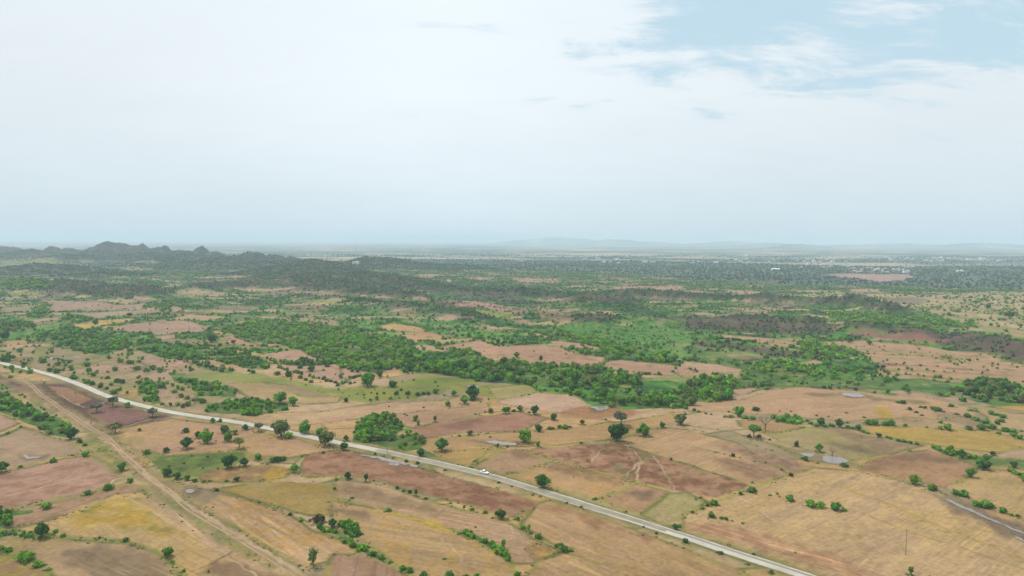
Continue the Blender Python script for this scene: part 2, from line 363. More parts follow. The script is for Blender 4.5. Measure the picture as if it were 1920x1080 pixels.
# the bushy slope left of the green meadow, above the road
Fd(0, [(-300, 640), (40, 650), (160, 655), (300, 668), (420, 690), (520, 720), (560, 750), (470, 780), (350, 770), (240, 750), (120, 705), (0, 676), (-300, 620)], C_(184, 152, 118), C_(150, 142, 88), edge=0, dens=0.006, size=(1.5, 3.5), streak=0.6, mix=0.5)
for p, a, b in (
    ([(280, 700), (480, 720), (500, 770), (460, 800), (350, 800), (400, 770), (260, 750)], C_(170, 148, 116), None), ([(80, 730), (170, 760), (150, 790), (90, 770)], ROSE, None),
    ([(490, 790), (640, 770), (760, 800), (740, 830), (540, 840), (500, 820)], PINK, None), ([(300, 805), (600, 765), (460, 812)], OLIVE, None),
    ([(760, 770), (900, 750), (1060, 770), (1080, 800), (960, 820), (830, 800)], PINK, None), ([(1110, 760), (1290, 765), (1290, 790), (1150, 785)], PINK, None),
    ([(650, 930), (760, 920), (800, 940), (720, 990), (670, 970)], C_(198, 160, 96), None), ([(860, 930), (1000, 930), (1110, 960), (1100, 1010), (950, 1030), (880, 990)], C_(188, 154, 118), None),
    ([(200, 690), (300, 690), (280, 760), (180, 740)], C_(150, 146, 88), None), ([(0, 770), (70, 780), (180, 830), (100, 840), (0, 800)], C_(120, 138, 62), None),
):
    Fd(1, p, a, b, dens=0.003, size=(1.2, 2.6), hedge=0.3, mix=0.25)
# green meadow right of it
Fd(1, [(1040, 850), (1230, 830), (1440, 840), (1750, 900), (1920, 930), (2250, 920), (2260, 985), (1920, 1000), (1700, 930), (1480, 900), (1260, 890), (1090, 870)], C_(150, 150, 76), C_(124, 138, 64), edge=0, dens=0.003, size=(1, 2), streak=0.3)
Fd(2, [(420, 850), (700, 868), (800, 900), (980, 920), (1090, 930), (1080, 962), (860, 988), (600, 935), (320, 995), (0, 1005), (0, 915), (240, 915)], C_(152, 150, 74), C_(120, 134, 60), edge=0, dens=0.003, size=(1, 2.5), streak=0.3, mix=0.3)
Fd(2, [(830, 925), (1050, 898), (1100, 940), (1000, 978), (860, 982)], C_(180, 160, 104), C_(160, 150, 90))
Fd(1, [(1260, 900), (1480, 890), (1720, 920), (1930, 975), (1900, 1005), (1700, 1012), (1420, 985)], C_(190, 156, 106), C_(164, 142, 104))
Fd(1, [(1480, 890), (1720, 920), (1900, 975), (1700, 970), (1560, 930)], C_(160, 138, 108))
# middle right of the belt
for p, a in (
    ([(190, 570), (300, 558), (440, 580), (500, 600), (430, 612), (350, 602), (230, 597)], C_(206, 164, 108)), ([(310, 628), (480, 605), (630, 640), (560, 652), (400, 664)], C_(204, 158, 112)),
    ([(470, 656), (720, 640), (760, 655), (560, 672)], C_(184, 160, 104)), ([(530, 690), (780, 655), (900, 690), (1030, 678), (1230, 690), (1300, 730), (1500, 750), (1480, 792), (1400, 792), (1200, 797), (900, 772), (800, 762), (760, 722), (560, 707)], C_(200, 154, 122)),
    ([(1440, 790), (1560, 760), (1900, 800), (2000, 830), (1920, 852), (1600, 842)], C_(198, 152, 122)), ([(1060, 613), (1190, 620), (1180, 641), (1090, 633)], PINK),
    ([(1340, 673), (1440, 680), (1470, 702), (1380, 707)], C_(204, 156, 122)), ([(1300, 654), (1390, 657), (1390, 668), (1310, 666)], PINK), ([(0, 800), (160, 800), (330, 793), (325, 822), (100, 862), (0, 872)], C_(200, 156, 130)),
):
    Fd(2, p, a, dens=0.0010, size=(1.2, 2.5), hedge=0.8, mix=0.12)
for y0 in (712, 735, 757):
    Fd(2, [(900 + (y0 - 712) * 4, y0), (1100 + (y0 - 712) * 4, y0 - 8), (1300 + (y0 - 712) * 3, y0 + 6), (1300 + (y0 - 712) * 3, y0 + 10), (1100 + (y0 - 712) * 4, y0 - 3), (900 + (y0 - 712) * 4, y0 + 5)], C_(176, 132, 98), edge=0, streak=0)

# --- near fields, left (window 4)
Fd(4, [(-300, -160), (140, 0), (400, 0), (600, 85), (860, 150), (990, 170), (960, 192), (700, 246), (600, 262), (480, 200), (300, 110), (0, -20)], C_(114, 78, 72), C_(98, 66, 60), edge=0)
Fd(4, [(270, 15), (370, 18), (520, 85), (440, 112), (350, 75)], C_(160, 116, 100), C_(164, 124, 88), edge=0.3)
Fd(4, [(490, 150), (600, 112), (860, 165), (890, 182), (690, 226), (610, 222), (540, 180)], C_(146, 104, 98), C_(126, 90, 84), edge=0.5)
Fd(4, [(60, 10), (140, 10), (300, 110), (480, 210), (620, 290), (640, 330), (560, 290), (350, 170), (200, 90)], C_(166, 120, 102), edge=0)
Fd(4, [(-300, 20), (20, 40), (200, 120), (350, 190), (420, 270), (300, 180), (150, 110), (0, 60), (-300, 60)], C_(172, 146, 104), C_(130, 136, 70), edge=0, mix=0.4)
Fd(4, [(-300, -60), (0, 0), (120, 50), (340, 180), (320, 195), (100, 75), (0, 30), (-300, -20)], C_(110, 130, 58), C_(80, 108, 48), edge=0, dens=0.03, size=(1, 2))
Fd(4, [(-300, 100), (0, 170), (110, 220), (0, 270), (-300, 330)], PINK)
Fd(4, [(-300, 350), (0, 300), (130, 240), (280, 300), (400, 320), (470, 380), (400, 402), (0, 480), (-300, 540)], C_(182, 150, 116), C_(150, 120, 94))
Fd(4, [(-300, 560), (0, 500), (380, 420), (520, 395), (620, 450), (700, 530), (620, 572), (0, 712), (-300, 770)], C_(190, 146, 122), C_(160, 120, 98), streak=1.8)
Fd(4, [(-300, 800), (0, 730), (700, 562), (800, 572), (825, 600), (300, 762), (60, 812), (-300, 850)], C_(184, 144, 110), C_(150, 120, 92))
Fd(4, [(60, 815), (300, 762), (650, 620), (800, 602), (900, 680), (1100, 800), (1400, 960), (1750, 1120), (1010, 1150), (990, 1080), (900, 950), (700, 882), (330, 852)], C_(196, 162, 110), C_(190, 152, 84), streak=1.6)
Fd(4, [(330, 760), (600, 640), (750, 640), (850, 720), (950, 800), (1050, 850), (900, 850), (600, 795), (400, 805)], C_(192, 154, 62), C_(190, 158, 96), edge=0, streak=1.5, mix=0.35)
Fd(4, [(820, 620), (900, 640), (1300, 880), (1500, 1010), (1600, 1080), (1400, 1060), (1150, 900), (950, 760)], C_(200, 162, 124), edge=0, streak=2.5)
Fd(4, [(1200, 1010), (1300, 985), (1560, 1090), (1300, 1100), (1150, 1060)], C_(156, 124, 96), edge=0)
Fd(4, [(-300, 930), (0, 880), (330, 870), (700, 892), (880, 950), (1000, 1060), (1020, 1160), (-300, 1160)], C_(190, 156, 114), C_(168, 140, 98))
Fd(4, [(330, 965), (560, 890), (750, 905), (880, 970), (960, 1050), (980, 1140), (700, 1140), (520, 1060)], C_(150, 124, 98), C_(140, 112, 86), edge=0, streak=1.5)
Fd(4, [(-300, 960), (0, 955), (100, 975), (250, 1055), (320, 1100), (200, 1200), (-300, 1200)], C_(172, 134, 92), C_(164, 142, 76))
Fd(4, [(470, 265), (540, 270), (700, 420), (740, 470), (660, 455), (560, 390)], C_(124, 134, 64), C_(156, 144, 84), edge=0, dens=0.015, size=(0.8, 1.6), mix=0.4)
Fd(4, [(380, 300), (470, 290), (560, 400), (640, 470), (700, 540), (640, 470), (480, 400), (440, 340)], C_(150, 146, 84), C_(180, 150, 100), edge=0, mix=0.4)
Fd(4, [(620, 285), (700, 246), (960, 195), (1350, 240), (1500, 280), (1780, 330), (1900, 370), (1600, 420), (1400, 392), (1350, 372), (930, 402), (760, 350), (680, 330)], C_(192, 148, 118), C_(190, 152, 100))
Fd(4, [(640, 290), (760, 300), (900, 330), (800, 390), (760, 410), (680, 350)], C_(186, 150, 108), C_(160, 140, 92), edge=0)
Fd(4, [(800, 380), (930, 402), (1380, 377), (1400, 422), (1250, 472), (1120, 512), (1040, 542), (930, 522), (840, 440)], C_(126, 134, 66), C_(100, 120, 52), dens=0.004, size=(0.8, 1.5), streak=0.3)
Fd(4, [(1110, 512), (1250, 472), (1500, 450), (1640, 490), (1580, 530), (1400, 552), (1150, 552)], C_(156, 122, 90), C_(176, 140, 84))
Fd(4, [(1430, 522), (1560, 470), (1640, 482), (1600, 522), (1480, 547)], C_(196, 156, 66), edge=0)
Fd(4, [(1400, 392), (1600, 420), (1900, 375), (1920, 390), (1700, 402), (1650, 450), (1500, 448), (1400, 425)], C_(188, 146, 114), C_(140, 132, 74))
Fd(4, [(1200, 590), (1500, 552), (1800, 560), (1960, 600), (1960, 660), (1870, 742), (1640, 725), (1450, 660)], C_(180, 152, 92), C_(166, 136, 66))
Fd(4, [(870, 520), (1150, 590), (1440, 662), (1640, 752), (1800, 832), (2020, 930), (1980, 985), (1800, 1005), (1740, 1055), (1620, 1005), (1400, 852), (1100, 692)], C_(198, 160, 120), C_(184, 142, 88), streak=2.2)
Fd(4, [(960, 550), (1100, 565), (1210, 620), (1180, 665), (1090, 645)], C_(160, 138, 112), C_(140, 120, 94), edge=0)
Fd(4, [(820, 560), (860, 570), (1040, 700), (980, 695), (860, 612)], C_(134, 138, 70), edge=0, dens=0.01, size=(0.7, 1.4))
Fd(4, [(1060, 740), (1150, 760), (1440, 945), (1500, 985), (1400, 975), (1200, 855)], C_(132, 140, 70), C_(160, 148, 84), edge=0, mix=0.3)
Fd(4, [(1800, 1090), (1850, 1010), (1960, 990), (2160, 1060), (2250, 1100), (2100, 1180), (1800, 1180)], C_(172, 134, 104), C_(150, 118, 92))
# --- near fields, middle (window 5)
Fd(0, [(560, 880), (575, 852), (640, 843), (700, 852), (800, 880), (880, 905), (960, 925), (1015, 942), (1000, 957), (960, 970), (905, 957), (860, 942), (780, 922), (720, 905), (640, 893), (575, 895)], C_(176, 130, 100), C_(140, 98, 74), streak=1.4)
Fd(5, [(-40, 540), (250, 570), (450, 640), (700, 712), (850, 762), (960, 790), (1020, 832), (1080, 872), (1230, 932), (1200, 962), (1080, 1012), (960, 1002), (800, 882), (650, 822), (420, 752), (250, 702), (-40, 640)], C_(192, 156, 118), C_(178, 140, 104), streak=2)
Fd(5, [(-20, 545), (250, 600), (550, 700), (640, 745), (450, 732), (200, 662), (-20, 618)], C_(156, 126, 98), C_(168, 138, 106), edge=0)
Fd(5, [(-60, 660), (250, 712), (420, 762), (600, 812), (690, 852), (900, 962), (960, 1012), (1000, 1120), (500, 1140), (280, 992), (120, 882), (-60, 800)], C_(194, 158, 112), C_(186, 148, 88), streak=2)
Fd(5, [(-60, 690), (60, 705), (180, 740), (150, 760), (0, 740), (-60, 730)], C_(150, 122, 94), edge=0)
Fd(5, [(300, 722), (600, 792), (660, 832), (550, 815), (400, 768)], C_(200, 160, 70), edge=0, mix=0.3)
Fd(5, [(-60, 960), (150, 970), (330, 1052), (420, 1120), (-100, 1140)], C_(174, 136, 110), C_(160, 124, 98))
Fd(5, [(1030, 922), (1090, 890), (1222, 937), (1200, 962), (1100, 992), (1050, 962)], C_(176, 134, 92), C_(194, 154, 80))
Fd(5, [(1000, 790), (1010, 762), (1100, 682), (1180, 652), (1400, 722), (1700, 842), (1940, 930), (2300, 1080), (2300, 1160), (1030, 1160), (1030, 1080), (1100, 1012), (1230, 952), (1290, 932), (1200, 902), (1120, 852), (1040, 812)], C_(194, 154, 112), C_(180, 146, 96), streak=1.8)
Fd(5, [(1120, 672), (1200, 668), (1500, 770), (1800, 882), (1720, 882), (1500, 822), (1200, 715)], C_(164, 122, 90), C_(176, 136, 100), edge=0, streak=1.5)
Fd(5, [(530, 382), (920, 360), (760, 452), (640, 462), (560, 432)], C_(188, 150, 92), C_(172, 140, 78))
Fd(5, [(735, 462), (920, 372), (1000, 367), (1200, 432), (900, 512), (860, 512)], C_(184, 146, 112), C_(168, 132, 98))
Fd(5, [(870, 380), (1000, 368), (1160, 415), (1100, 425), (950, 402)], C_(156, 122, 94), edge=0)
Fd(5, [(900, 520), (1190, 440), (1450, 502), (1640, 552), (1440, 652), (1200, 592), (1000, 542)], C_(194, 154, 110), C_(184, 142, 90))
Fd(5, [(1150, 470), (1230, 446), (1600, 542), (1550, 572), (1330, 532)], C_(156, 120, 92), C_(168, 132, 88), edge=0)
Fd(5, [(1460, 652), (1650, 556), (1830, 602), (1700, 722), (1600, 712)], C_(184, 142, 106), C_(164, 126, 96))
Fd(5, [(1620, 610), (1760, 585), (1790, 605), (1690, 650)], C_(140, 112, 92), edge=0)
Fd(5, [(1680, 732), (1830, 612), (1930, 608), (2050, 660), (1980, 722), (1920, 760), (1800, 790)], C_(166, 152, 100), C_(176, 152, 106))
Fd(5, [(1290, 352), (1500, 320), (1800, 240), (1930, 255), (2220, 330), (2480, 480), (2520, 522), (2360, 582), (2290, 572), (2160, 522), (1920, 440), (1750, 400), (1570, 335)], C_(196, 156, 116), C_(188, 152, 100), streak=2)
Fd(5, [(1000, 366), (1290, 352), (1570, 335), (1750, 395), (1920, 448), (2160, 522), (2290, 572), (2120, 640), (2010, 622), (1900, 602), (1640, 547), (1400, 482), (1240, 442), (1130, 412)], C_(180, 136, 104), C_(132, 92, 68), streak=0.9, mix=0.1)
Fd(5, [(-60, 150), (0, 140), (270, 100), (600, 90), (830, 100), (650, 132), (260, 172), (0, 212), (-100, 220), (-600, 260), (-640, 200), (-500, 170)], C_(198, 154, 124), C_(194, 160, 112))
Fd(5, [(-400, 200), (0, 140), (270, 125), (420, 130), (420, 138), (200, 145), (0, 175), (-300, 215)], C_(206, 170, 124), edge=0)
Fd(5, [(350, 262), (520, 222), (700, 190), (1000, 160), (1180, 192), (1080, 232), (1000, 262), (700, 272), (400, 312)], C_(184, 136, 110), C_(166, 120, 94))
Fd(5, [(560, 230), (760, 200), (790, 215), (700, 255), (600, 255)], C_(152, 112, 94), edge=0)
Fd(5, [(400, 312), (900, 275), (1300, 250), (1480, 220), (1640, 200), (1860, 160), (1900, 200), (1800, 235), (1500, 315), (1250, 342), (930, 352), (700, 347), (530, 382), (430, 372)], C_(192, 150, 106), C_(180, 146, 86))
Fd(5, [(690, 310), (1010, 328), (1000, 352), (780, 345)], C_(150, 120, 96), edge=0)
Fd(5, [(260, 172), (650, 132), (830, 105), (840, 150), (700, 190), (520, 220), (400, 250), (340, 230)], C_(194, 152, 116))
Fd(5, [(890, 95), (1080, 50), (1280, 60), (1390, 120), (1250, 162), (1080, 142), (900, 112)], C_(208, 168, 138), edge=0.5)
Fd(5, [(1180, 162), (1390, 120), (1700, 150), (1660, 180), (1420, 205), (1300, 195)], C_(180, 126, 88), C_(160, 120, 84), edge=0)
# --- near fields, right (window 6)
Fd(6, [(-60, 120), (330, 90), (480, 40), (640, 15), (900, 35), (1150, 60), (1400, 80), (1600, 130), (1700, 150), (1600, 182), (1300, 212), (1000, 202), (700, 192), (500, 172), (280, 162), (60, 152), (-100, 160)], C_(200, 158, 124), C_(192, 152, 108), edge=0.4)
Fd(6, [(700, 55), (885, 48), (890, 70), (720, 66)], C_(158, 130, 104), edge=0)
Fd(6, [(1030, 70), (1250, 88), (1450, 112), (1300, 112), (1100, 92)], C_(150, 132, 92), edge=0)
Fd(6, [(1100, 130), (1180, 130), (1190, 200), (1120, 190)], C_(200, 162, 74), edge=0, mix=0.4)
Fd(6, [(1200, 130), (1280, 190), (1240, 190)], C_(156, 136, 96), edge=0)
Fd(6, [(1020, 202), (1300, 190), (1700, 230), (1750, 262), (1400, 252)], C_(190, 156, 112))
Fd(6, [(1400, 165), (1500, 160), (1720, 232), (1600, 245)], C_(164, 138, 108), edge=0)
Fd(6, [(1600, 140), (1720, 128), (1960, 180), (2300, 200), (2300, 330), (1920, 300), (1780, 262), (1740, 240), (1700, 180)], C_(194, 160, 112), C_(176, 150, 96))
Fd(6, [(1720, 125), (1920, 118), (2200, 130), (2200, 180), (1920, 152)], C_(204, 162, 84))
Fd(6, [(1000, 236), (1330, 246), (1780, 270), (1920, 322), (2200, 370), (2100, 440), (1920, 352), (1780, 392), (1640, 372), (1330, 332), (1080, 282)], C_(188, 154, 74), C_(184, 152, 92))
Fd(6, [(300, 205), (680, 215), (690, 240), (480, 285), (320, 240)], C_(188, 144, 104), C_(170, 136, 92))
Fd(6, [(480, 285), (700, 242), (1000, 262), (1350, 345), (1150, 402), (1000, 425), (940, 430), (740, 385), (560, 330)], C_(184, 156, 110), C_(158, 146, 92))
Fd(6, [(780, 250), (900, 250), (1100, 300), (1330, 347), (1150, 380), (960, 320)], C_(156, 128, 100), edge=0)
Fd(6, [(800, 330), (960, 335), (1130, 395), (1040, 400), (880, 372)], C_(150, 126, 96), edge=0)
Fd(6, [(440, 310), (560, 340), (760, 400), (700, 420), (540, 370)], C_(160, 142, 96), edge=0)
Fd(6, [(200, 340), (330, 350), (560, 400), (750, 470), (640, 502), (450, 445), (300, 395)], C_(158, 124, 98), C_(172, 138, 108), edge=0, streak=1.5)
Fd(6, [(130, 405), (300, 420), (560, 502), (600, 522), (440, 562), (250, 480)], C_(160, 124, 96), C_(174, 138, 106), edge=0, streak=1.5)
Fd(6, [(740, 470), (980, 490), (1280, 560), (1450, 600), (1600, 700), (1920, 882), (2300, 1060), (2300, 1180), (900, 1180), (640, 1080), (400, 975), (0, 835), (0, 740), (350, 602), (560, 522)], C_(202, 166, 120), C_(192, 158, 104), streak=2.2)
Fd(6, [(0, 765), (200, 780), (560, 880), (1000, 1000), (1250, 1120), (1000, 1120), (500, 955), (150, 850), (0, 825)], C_(176, 132, 98), C_(186, 146, 106), edge=0, streak=2.4)
Fd(6, [(980, 470), (1100, 412), (1380, 370), (1560, 430), (1650, 462), (1560, 572), (1480, 582), (1200, 532), (1080, 492)], C_(188, 144, 108), C_(166, 126, 92))
Fd(6, [(1180, 415), (1330, 390), (1580, 425), (1450, 445), (1250, 425)], C_(150, 116, 90), edge=0)
Fd(6, [(1000, 480), (1130, 430), (1200, 440), (1120, 490)], C_(160, 122, 92), edge=0)
Fd(6, [(1490, 582), (1660, 470), (1850, 490), (1960, 560), (2200, 700), (2200, 900), (1920, 772), (1700, 692), (1600, 640)], C_(196, 160, 110), C_(180, 152, 92))
Fd(6, [(1350, 602), (1500, 622), (1700, 702), (1920, 802), (2200, 930), (2200, 1040), (1920, 902), (1750, 822), (1480, 692)], C_(152, 126, 102), C_(134, 112, 92), edge=0)
Fd(6, [(620, 380), (760, 385), (960, 425), (1000, 440), (960, 470), (820, 455), (680, 425)], C_(158, 132, 100), C_(124, 134, 66), edge=0)
Fd(6, [(1380, 345), (1560, 380), (1700, 410), (1920, 420), (2200, 440), (2200, 520), (1920, 470), (1700, 472), (1650, 450), (1500, 402)], C_(112, 130, 62), C_(84, 104, 50), edge=0, dens=0.012, size=(1.2, 3), streak=0)

# --- thickets: name = the landmark its trees stand by
THICKETS = []


def thicket(cn, pts, name, dens, size, tone, kind='tree'):
    big_ = size[1] > 5
    field(cn, pts, THICK, C_(120, 134, 64), edge=0, streak=0, dens=dens * (1.75 if big_ else 1.15), size=(size[0] * 0.62, size[1] * 0.82) if big_ else size, tone=tone, name=name, mix=0.3)
    THICKETS.append(name)


TK = thicket
TK(4, [(-300, 0), (0, 60), (100, 90), (200, 170), (340, 190), (440, 275), (390, 305), (280, 290), (150, 220), (0, 160), (-300, 90)], 'the long thicket at the left edge below the dark red field', .045, (3.5, 7), 'm')
TK(5, [(90, 215), (180, 180), (260, 170), (340, 220), (340, 260), (300, 290), (380, 280), (490, 320), (480, 345), (400, 370), (300, 375), (180, 340), (70, 330)], 'the dense grove beside the road above the wet red field', .035, (3.2, 6.4), 'g')
TK(1, [(230, 612), (500, 600), (700, 640), (720, 690), (600, 740), (350, 700), (200, 650)], 'the wood below the yellow terraces at upper left', .020, (5, 9), 'm')
TK(1, [(720, 680), (800, 645), (1100, 690), (1250, 705), (1450, 760), (1500, 820), (1400, 815), (1200, 765), (950, 762), (800, 722)], 'the winding tree belt above the bushy slope', .022, (4, 8), 'm')
TK(1, [(1090, 775), (1320, 820), (1300, 840), (1120, 810)], 'the dark bush row on the slope left of the meadow', .03, (3, 5), 'd')
TK(1, [(760, 895), (850, 890), (910, 1005), (850, 1018), (790, 970)], 'the clump above the road near its bend', .035, (4, 6), 'g')
TK(1, [(950, 835), (1040, 840), (1060, 870), (1200, 890), (1320, 935), (1320, 975), (1130, 965), (1040, 900), (980, 890)], 'the scattered grove left of the green meadow', .028, (3.5, 6), 'm')
TK(1, [(1170, 1020), (1330, 985), (1470, 990), (1600, 1010), (1610, 1050), (1400, 1078), (1170, 1060)], 'the grove at the foot of the bushy slope', .035, (3.5, 6.5), 'g')
TK(0, [(405, 612), (500, 600), (560, 605), (640, 612), (700, 627), (760, 642), (790, 662), (770, 680), (700, 700), (640, 690), (560, 655), (480, 640), (430, 625)], 'the broad green wood left of the middle', .018, (4.5, 8.5), 'b')
TK(2, [(300, 740), (500, 760), (640, 780), (760, 770), (900, 780), (1130, 780), (1460, 830), (1640, 860), (1700, 890), (1640, 920), (1450, 920), (1300, 900), (1060, 910), (900, 880), (700, 870), (520, 840), (350, 830), (300, 790)], 'the central wood behind the meadow', .026, (4.5, 8.5), 'm')
TK(2, [(1400, 965), (1500, 935), (1700, 955), (1920, 985), (2000, 1010), (1920, 1040), (1700, 1030), (1500, 1020), (1400, 992)], 'the wood beyond the small round pond', .032, (4.5, 8), 'g')
TK(2, [(1080, 605), (1200, 602), (1450, 645), (1700, 700), (1900, 770), (1850, 788), (1700, 770), (1500, 720), (1450, 690), (1250, 662)], 'the bright wood beside the lush meadow', .020, (5, 9), 'b')
TK(2, [(600, 700), (740, 715), (780, 760), (700, 778), (620, 740)], 'the clump left of the pink terraces', .025, (4.5, 8), 'g')
TK(3, [(-40, 950), (60, 870), (300, 880), (330, 920), (240, 932), (280, 990), (150, 1002), (-40, 1000)], 'the bright wood left of the bare knoll', .035, (4.5, 8.5), 'b')
TK(3, [(660, 662), (760, 670), (900, 700), (940, 740), (880, 778), (760, 760), (680, 722)], 'the rounded wood below the rocky ridge at right', .022, (5, 9), 'g')
TK(3, [(380, 785), (600, 775), (800, 825), (780, 860), (560, 868), (400, 842)], 'the green belt left of the terraces at right', .024, (4.5, 8), 'b')
TK(3, [(1560, 920), (1640, 872), (1800, 890), (1920, 930), (2200, 960), (2200, 1060), (1920, 1010), (1700, 1000), (1580, 962)], 'the dark wood at the right edge', .030, (5, 9), 'd')
TK(3, [(820, 502), (1000, 492), (1400, 532), (1640, 562), (1600, 582), (1300, 582), (1050, 562), (850, 532)], 'the tree belt on the pale plain', .014, (5, 10), 'b')
TK(1, [(-300, 300), (0, 310), (300, 330), (290, 362), (0, 372), (-300, 370)], 'the far green wood at the left edge', .008, (8, 14), 'b')
TK(1, [(-200, 540), (0, 540), (200, 560), (180, 602), (0, 612), (-200, 620)], 'the trees at the left edge below the hills', .014, (5, 9), 'd')
TK(1, [(150, 505), (240, 455), (270, 455), (255, 522), (160, 532)], 'the tree line between the upper left terraces', .02, (6, 10), 'm')
TK(1, [(370, 515), (520, 530), (500, 560), (380, 552)], 'the clump between the yellow terraces', .02, (6, 10), 'm')
TK(5, [(430, 345), (500, 380), (545, 415), (480, 410), (410, 385)], 'the grove end beside the road', .03, (4, 6), 'g')
TK(6, [(500, 190), (560, 175), (640, 180), (690, 215), (640, 232), (520, 212)], 'the hedge behind the dead tree', .06, (2.5, 4), 'g')
TK(6, [(1385, 352), (1560, 385), (1680, 418), (1660, 432), (1540, 408), (1400, 368)], 'the hedge along the lower side of the yellow field', .06, (2, 3.5), 'g')
TK(6, [(1850, 490), (1885, 500), (1930, 560), (2000, 640), (1960, 640), (1900, 550)], 'the bright hedge at the right edge', .10, (2, 3.5), 'b')
TK(6, [(1640, 470), (1700, 430), (1730, 465), (1680, 490)], 'the dark corner of the belt at right', .06, (3, 5), 'd')
TK(5, [(690, 842), (735, 848), (800, 870), (880, 910), (940, 955), (962, 1010), (935, 1005), (880, 950), (800, 900), (700, 860)], 'the dense low hedge below the slender tree', .22, (1.8, 2.8), 'b')
TK(4, [(1670, 745), (1740, 765), (1760, 780), (1680, 762)], 'the hedge above the bare lower fields', .2, (1.4, 2.2), 'b')
TK(4, [(1790, 790), (1830, 795), (1980, 875), (2060, 930), (2140, 980), (2160, 1010), (2060, 960), (1900, 862), (1800, 815)], 'the long hedge in the bottom middle', .13, (1.6, 2.8), 'b')
TK(4, [(1900, 785), (1980, 790), (2050, 850), (2010, 870), (1920, 820)], 'the upper branch of the bottom hedge', .13, (1.8, 3), 'd')
TK(4, [(100, 850), (200, 835), (310, 845), (310, 862), (110, 862)], 'the hedge round the tree at lower left', .25, (1.5, 2.4), 'g')
TK(4, [(-200, 760), (0, 720), (180, 705), (185, 720), (60, 745), (50, 800), (-20, 860), (-200, 860)], 'the thick hedge at the lower left edge', .10, (2, 4), 'd')
TK(4, [(-60, 850), (0, 835), (90, 825), (90, 845), (0, 868), (-60, 870)], 'the grassy bank at the lower left edge', .2, (1.0, 1.8), 'b')
TK(4, [(0, 290), (60, 262), (120, 232), (130, 240), (60, 280), (0, 302)], 'the bank above the brown field at left', .2, (1.2, 1.8), 'b')

for cn_, pts_ in ((6, [(875, 50), (930, 46), (990, 50), (1050, 66), (1010, 78), (950, 77), (895, 68)]), (5, [(1380, 132), (1440, 122), (1515, 120), (1520, 140), (1470, 158), (1420, 152)]),
                  (5, [(690, 12), (740, 2), (800, 12), (765, 24), (720, 26)]), (4, [(110, 398), (150, 396), (180, 406), (260, 404), (220, 426), (150, 430), (120, 415)]), (4, [(1020, 600), (1080, 586), (1125, 602), (1080, 624), (1030, 614)]),
                  (5, [(90, 395), (170, 396), (240, 410), (350, 432), (500, 474), (460, 486), (320, 468), (200, 432), (120, 418)])):
    field(cn_, pts_, C_(132, 110, 92), C_(112, 100, 76), edge=0, streak=0)
ROADPX = [(-420, 585), (-200, 636), (0, 680), (50, 691), (100, 704), (147, 720), (200, 742), (253, 757), (333, 775), (400, 785), (467, 795.5), (533, 809), (590, 821), (640, 831), (707, 844), (773, 858),
          (840, 873), (907, 889), (973, 908), (1040, 929), (1107, 950), (1173, 970.5), (1240, 992), (1300, 1011), (1347, 1027), (1413, 1048.5), (1480, 1070), (1560, 1098), (1720, 1160), (1950, 1260)]
TRACKPX = [(-200, 660), (20, 706), (80, 742), (130, 776), (170, 803), (197, 817), (240, 860), (277, 893), (320, 923), (350, 950), (400, 981), (467, 1021), (510, 1048), (567, 1083), (680, 1160)]


def smooth_line(px, step=3.0):
    """Catmull-Rom through the world points of a pixel polyline, resampled"""
    p = at_many(px); q = []
    for i in range(len(p) - 1):
        a, b, c, d = p[max(i - 1, 0)], p[i], p[i + 1], p[min(i + 2, len(p) - 1)]
        n = max(2, int(np.hypot(*(c - b)) / step))
        for k in range(n):
            t = k / n
            q.append(0.5 * (2 * b + (c - a) * t + (2 * a - 5 * b + 4 * c - d) * t * t + (3 * b - a - 3 * c + d) * t ** 3))
    q.append(p[-1]); return np.array(q)


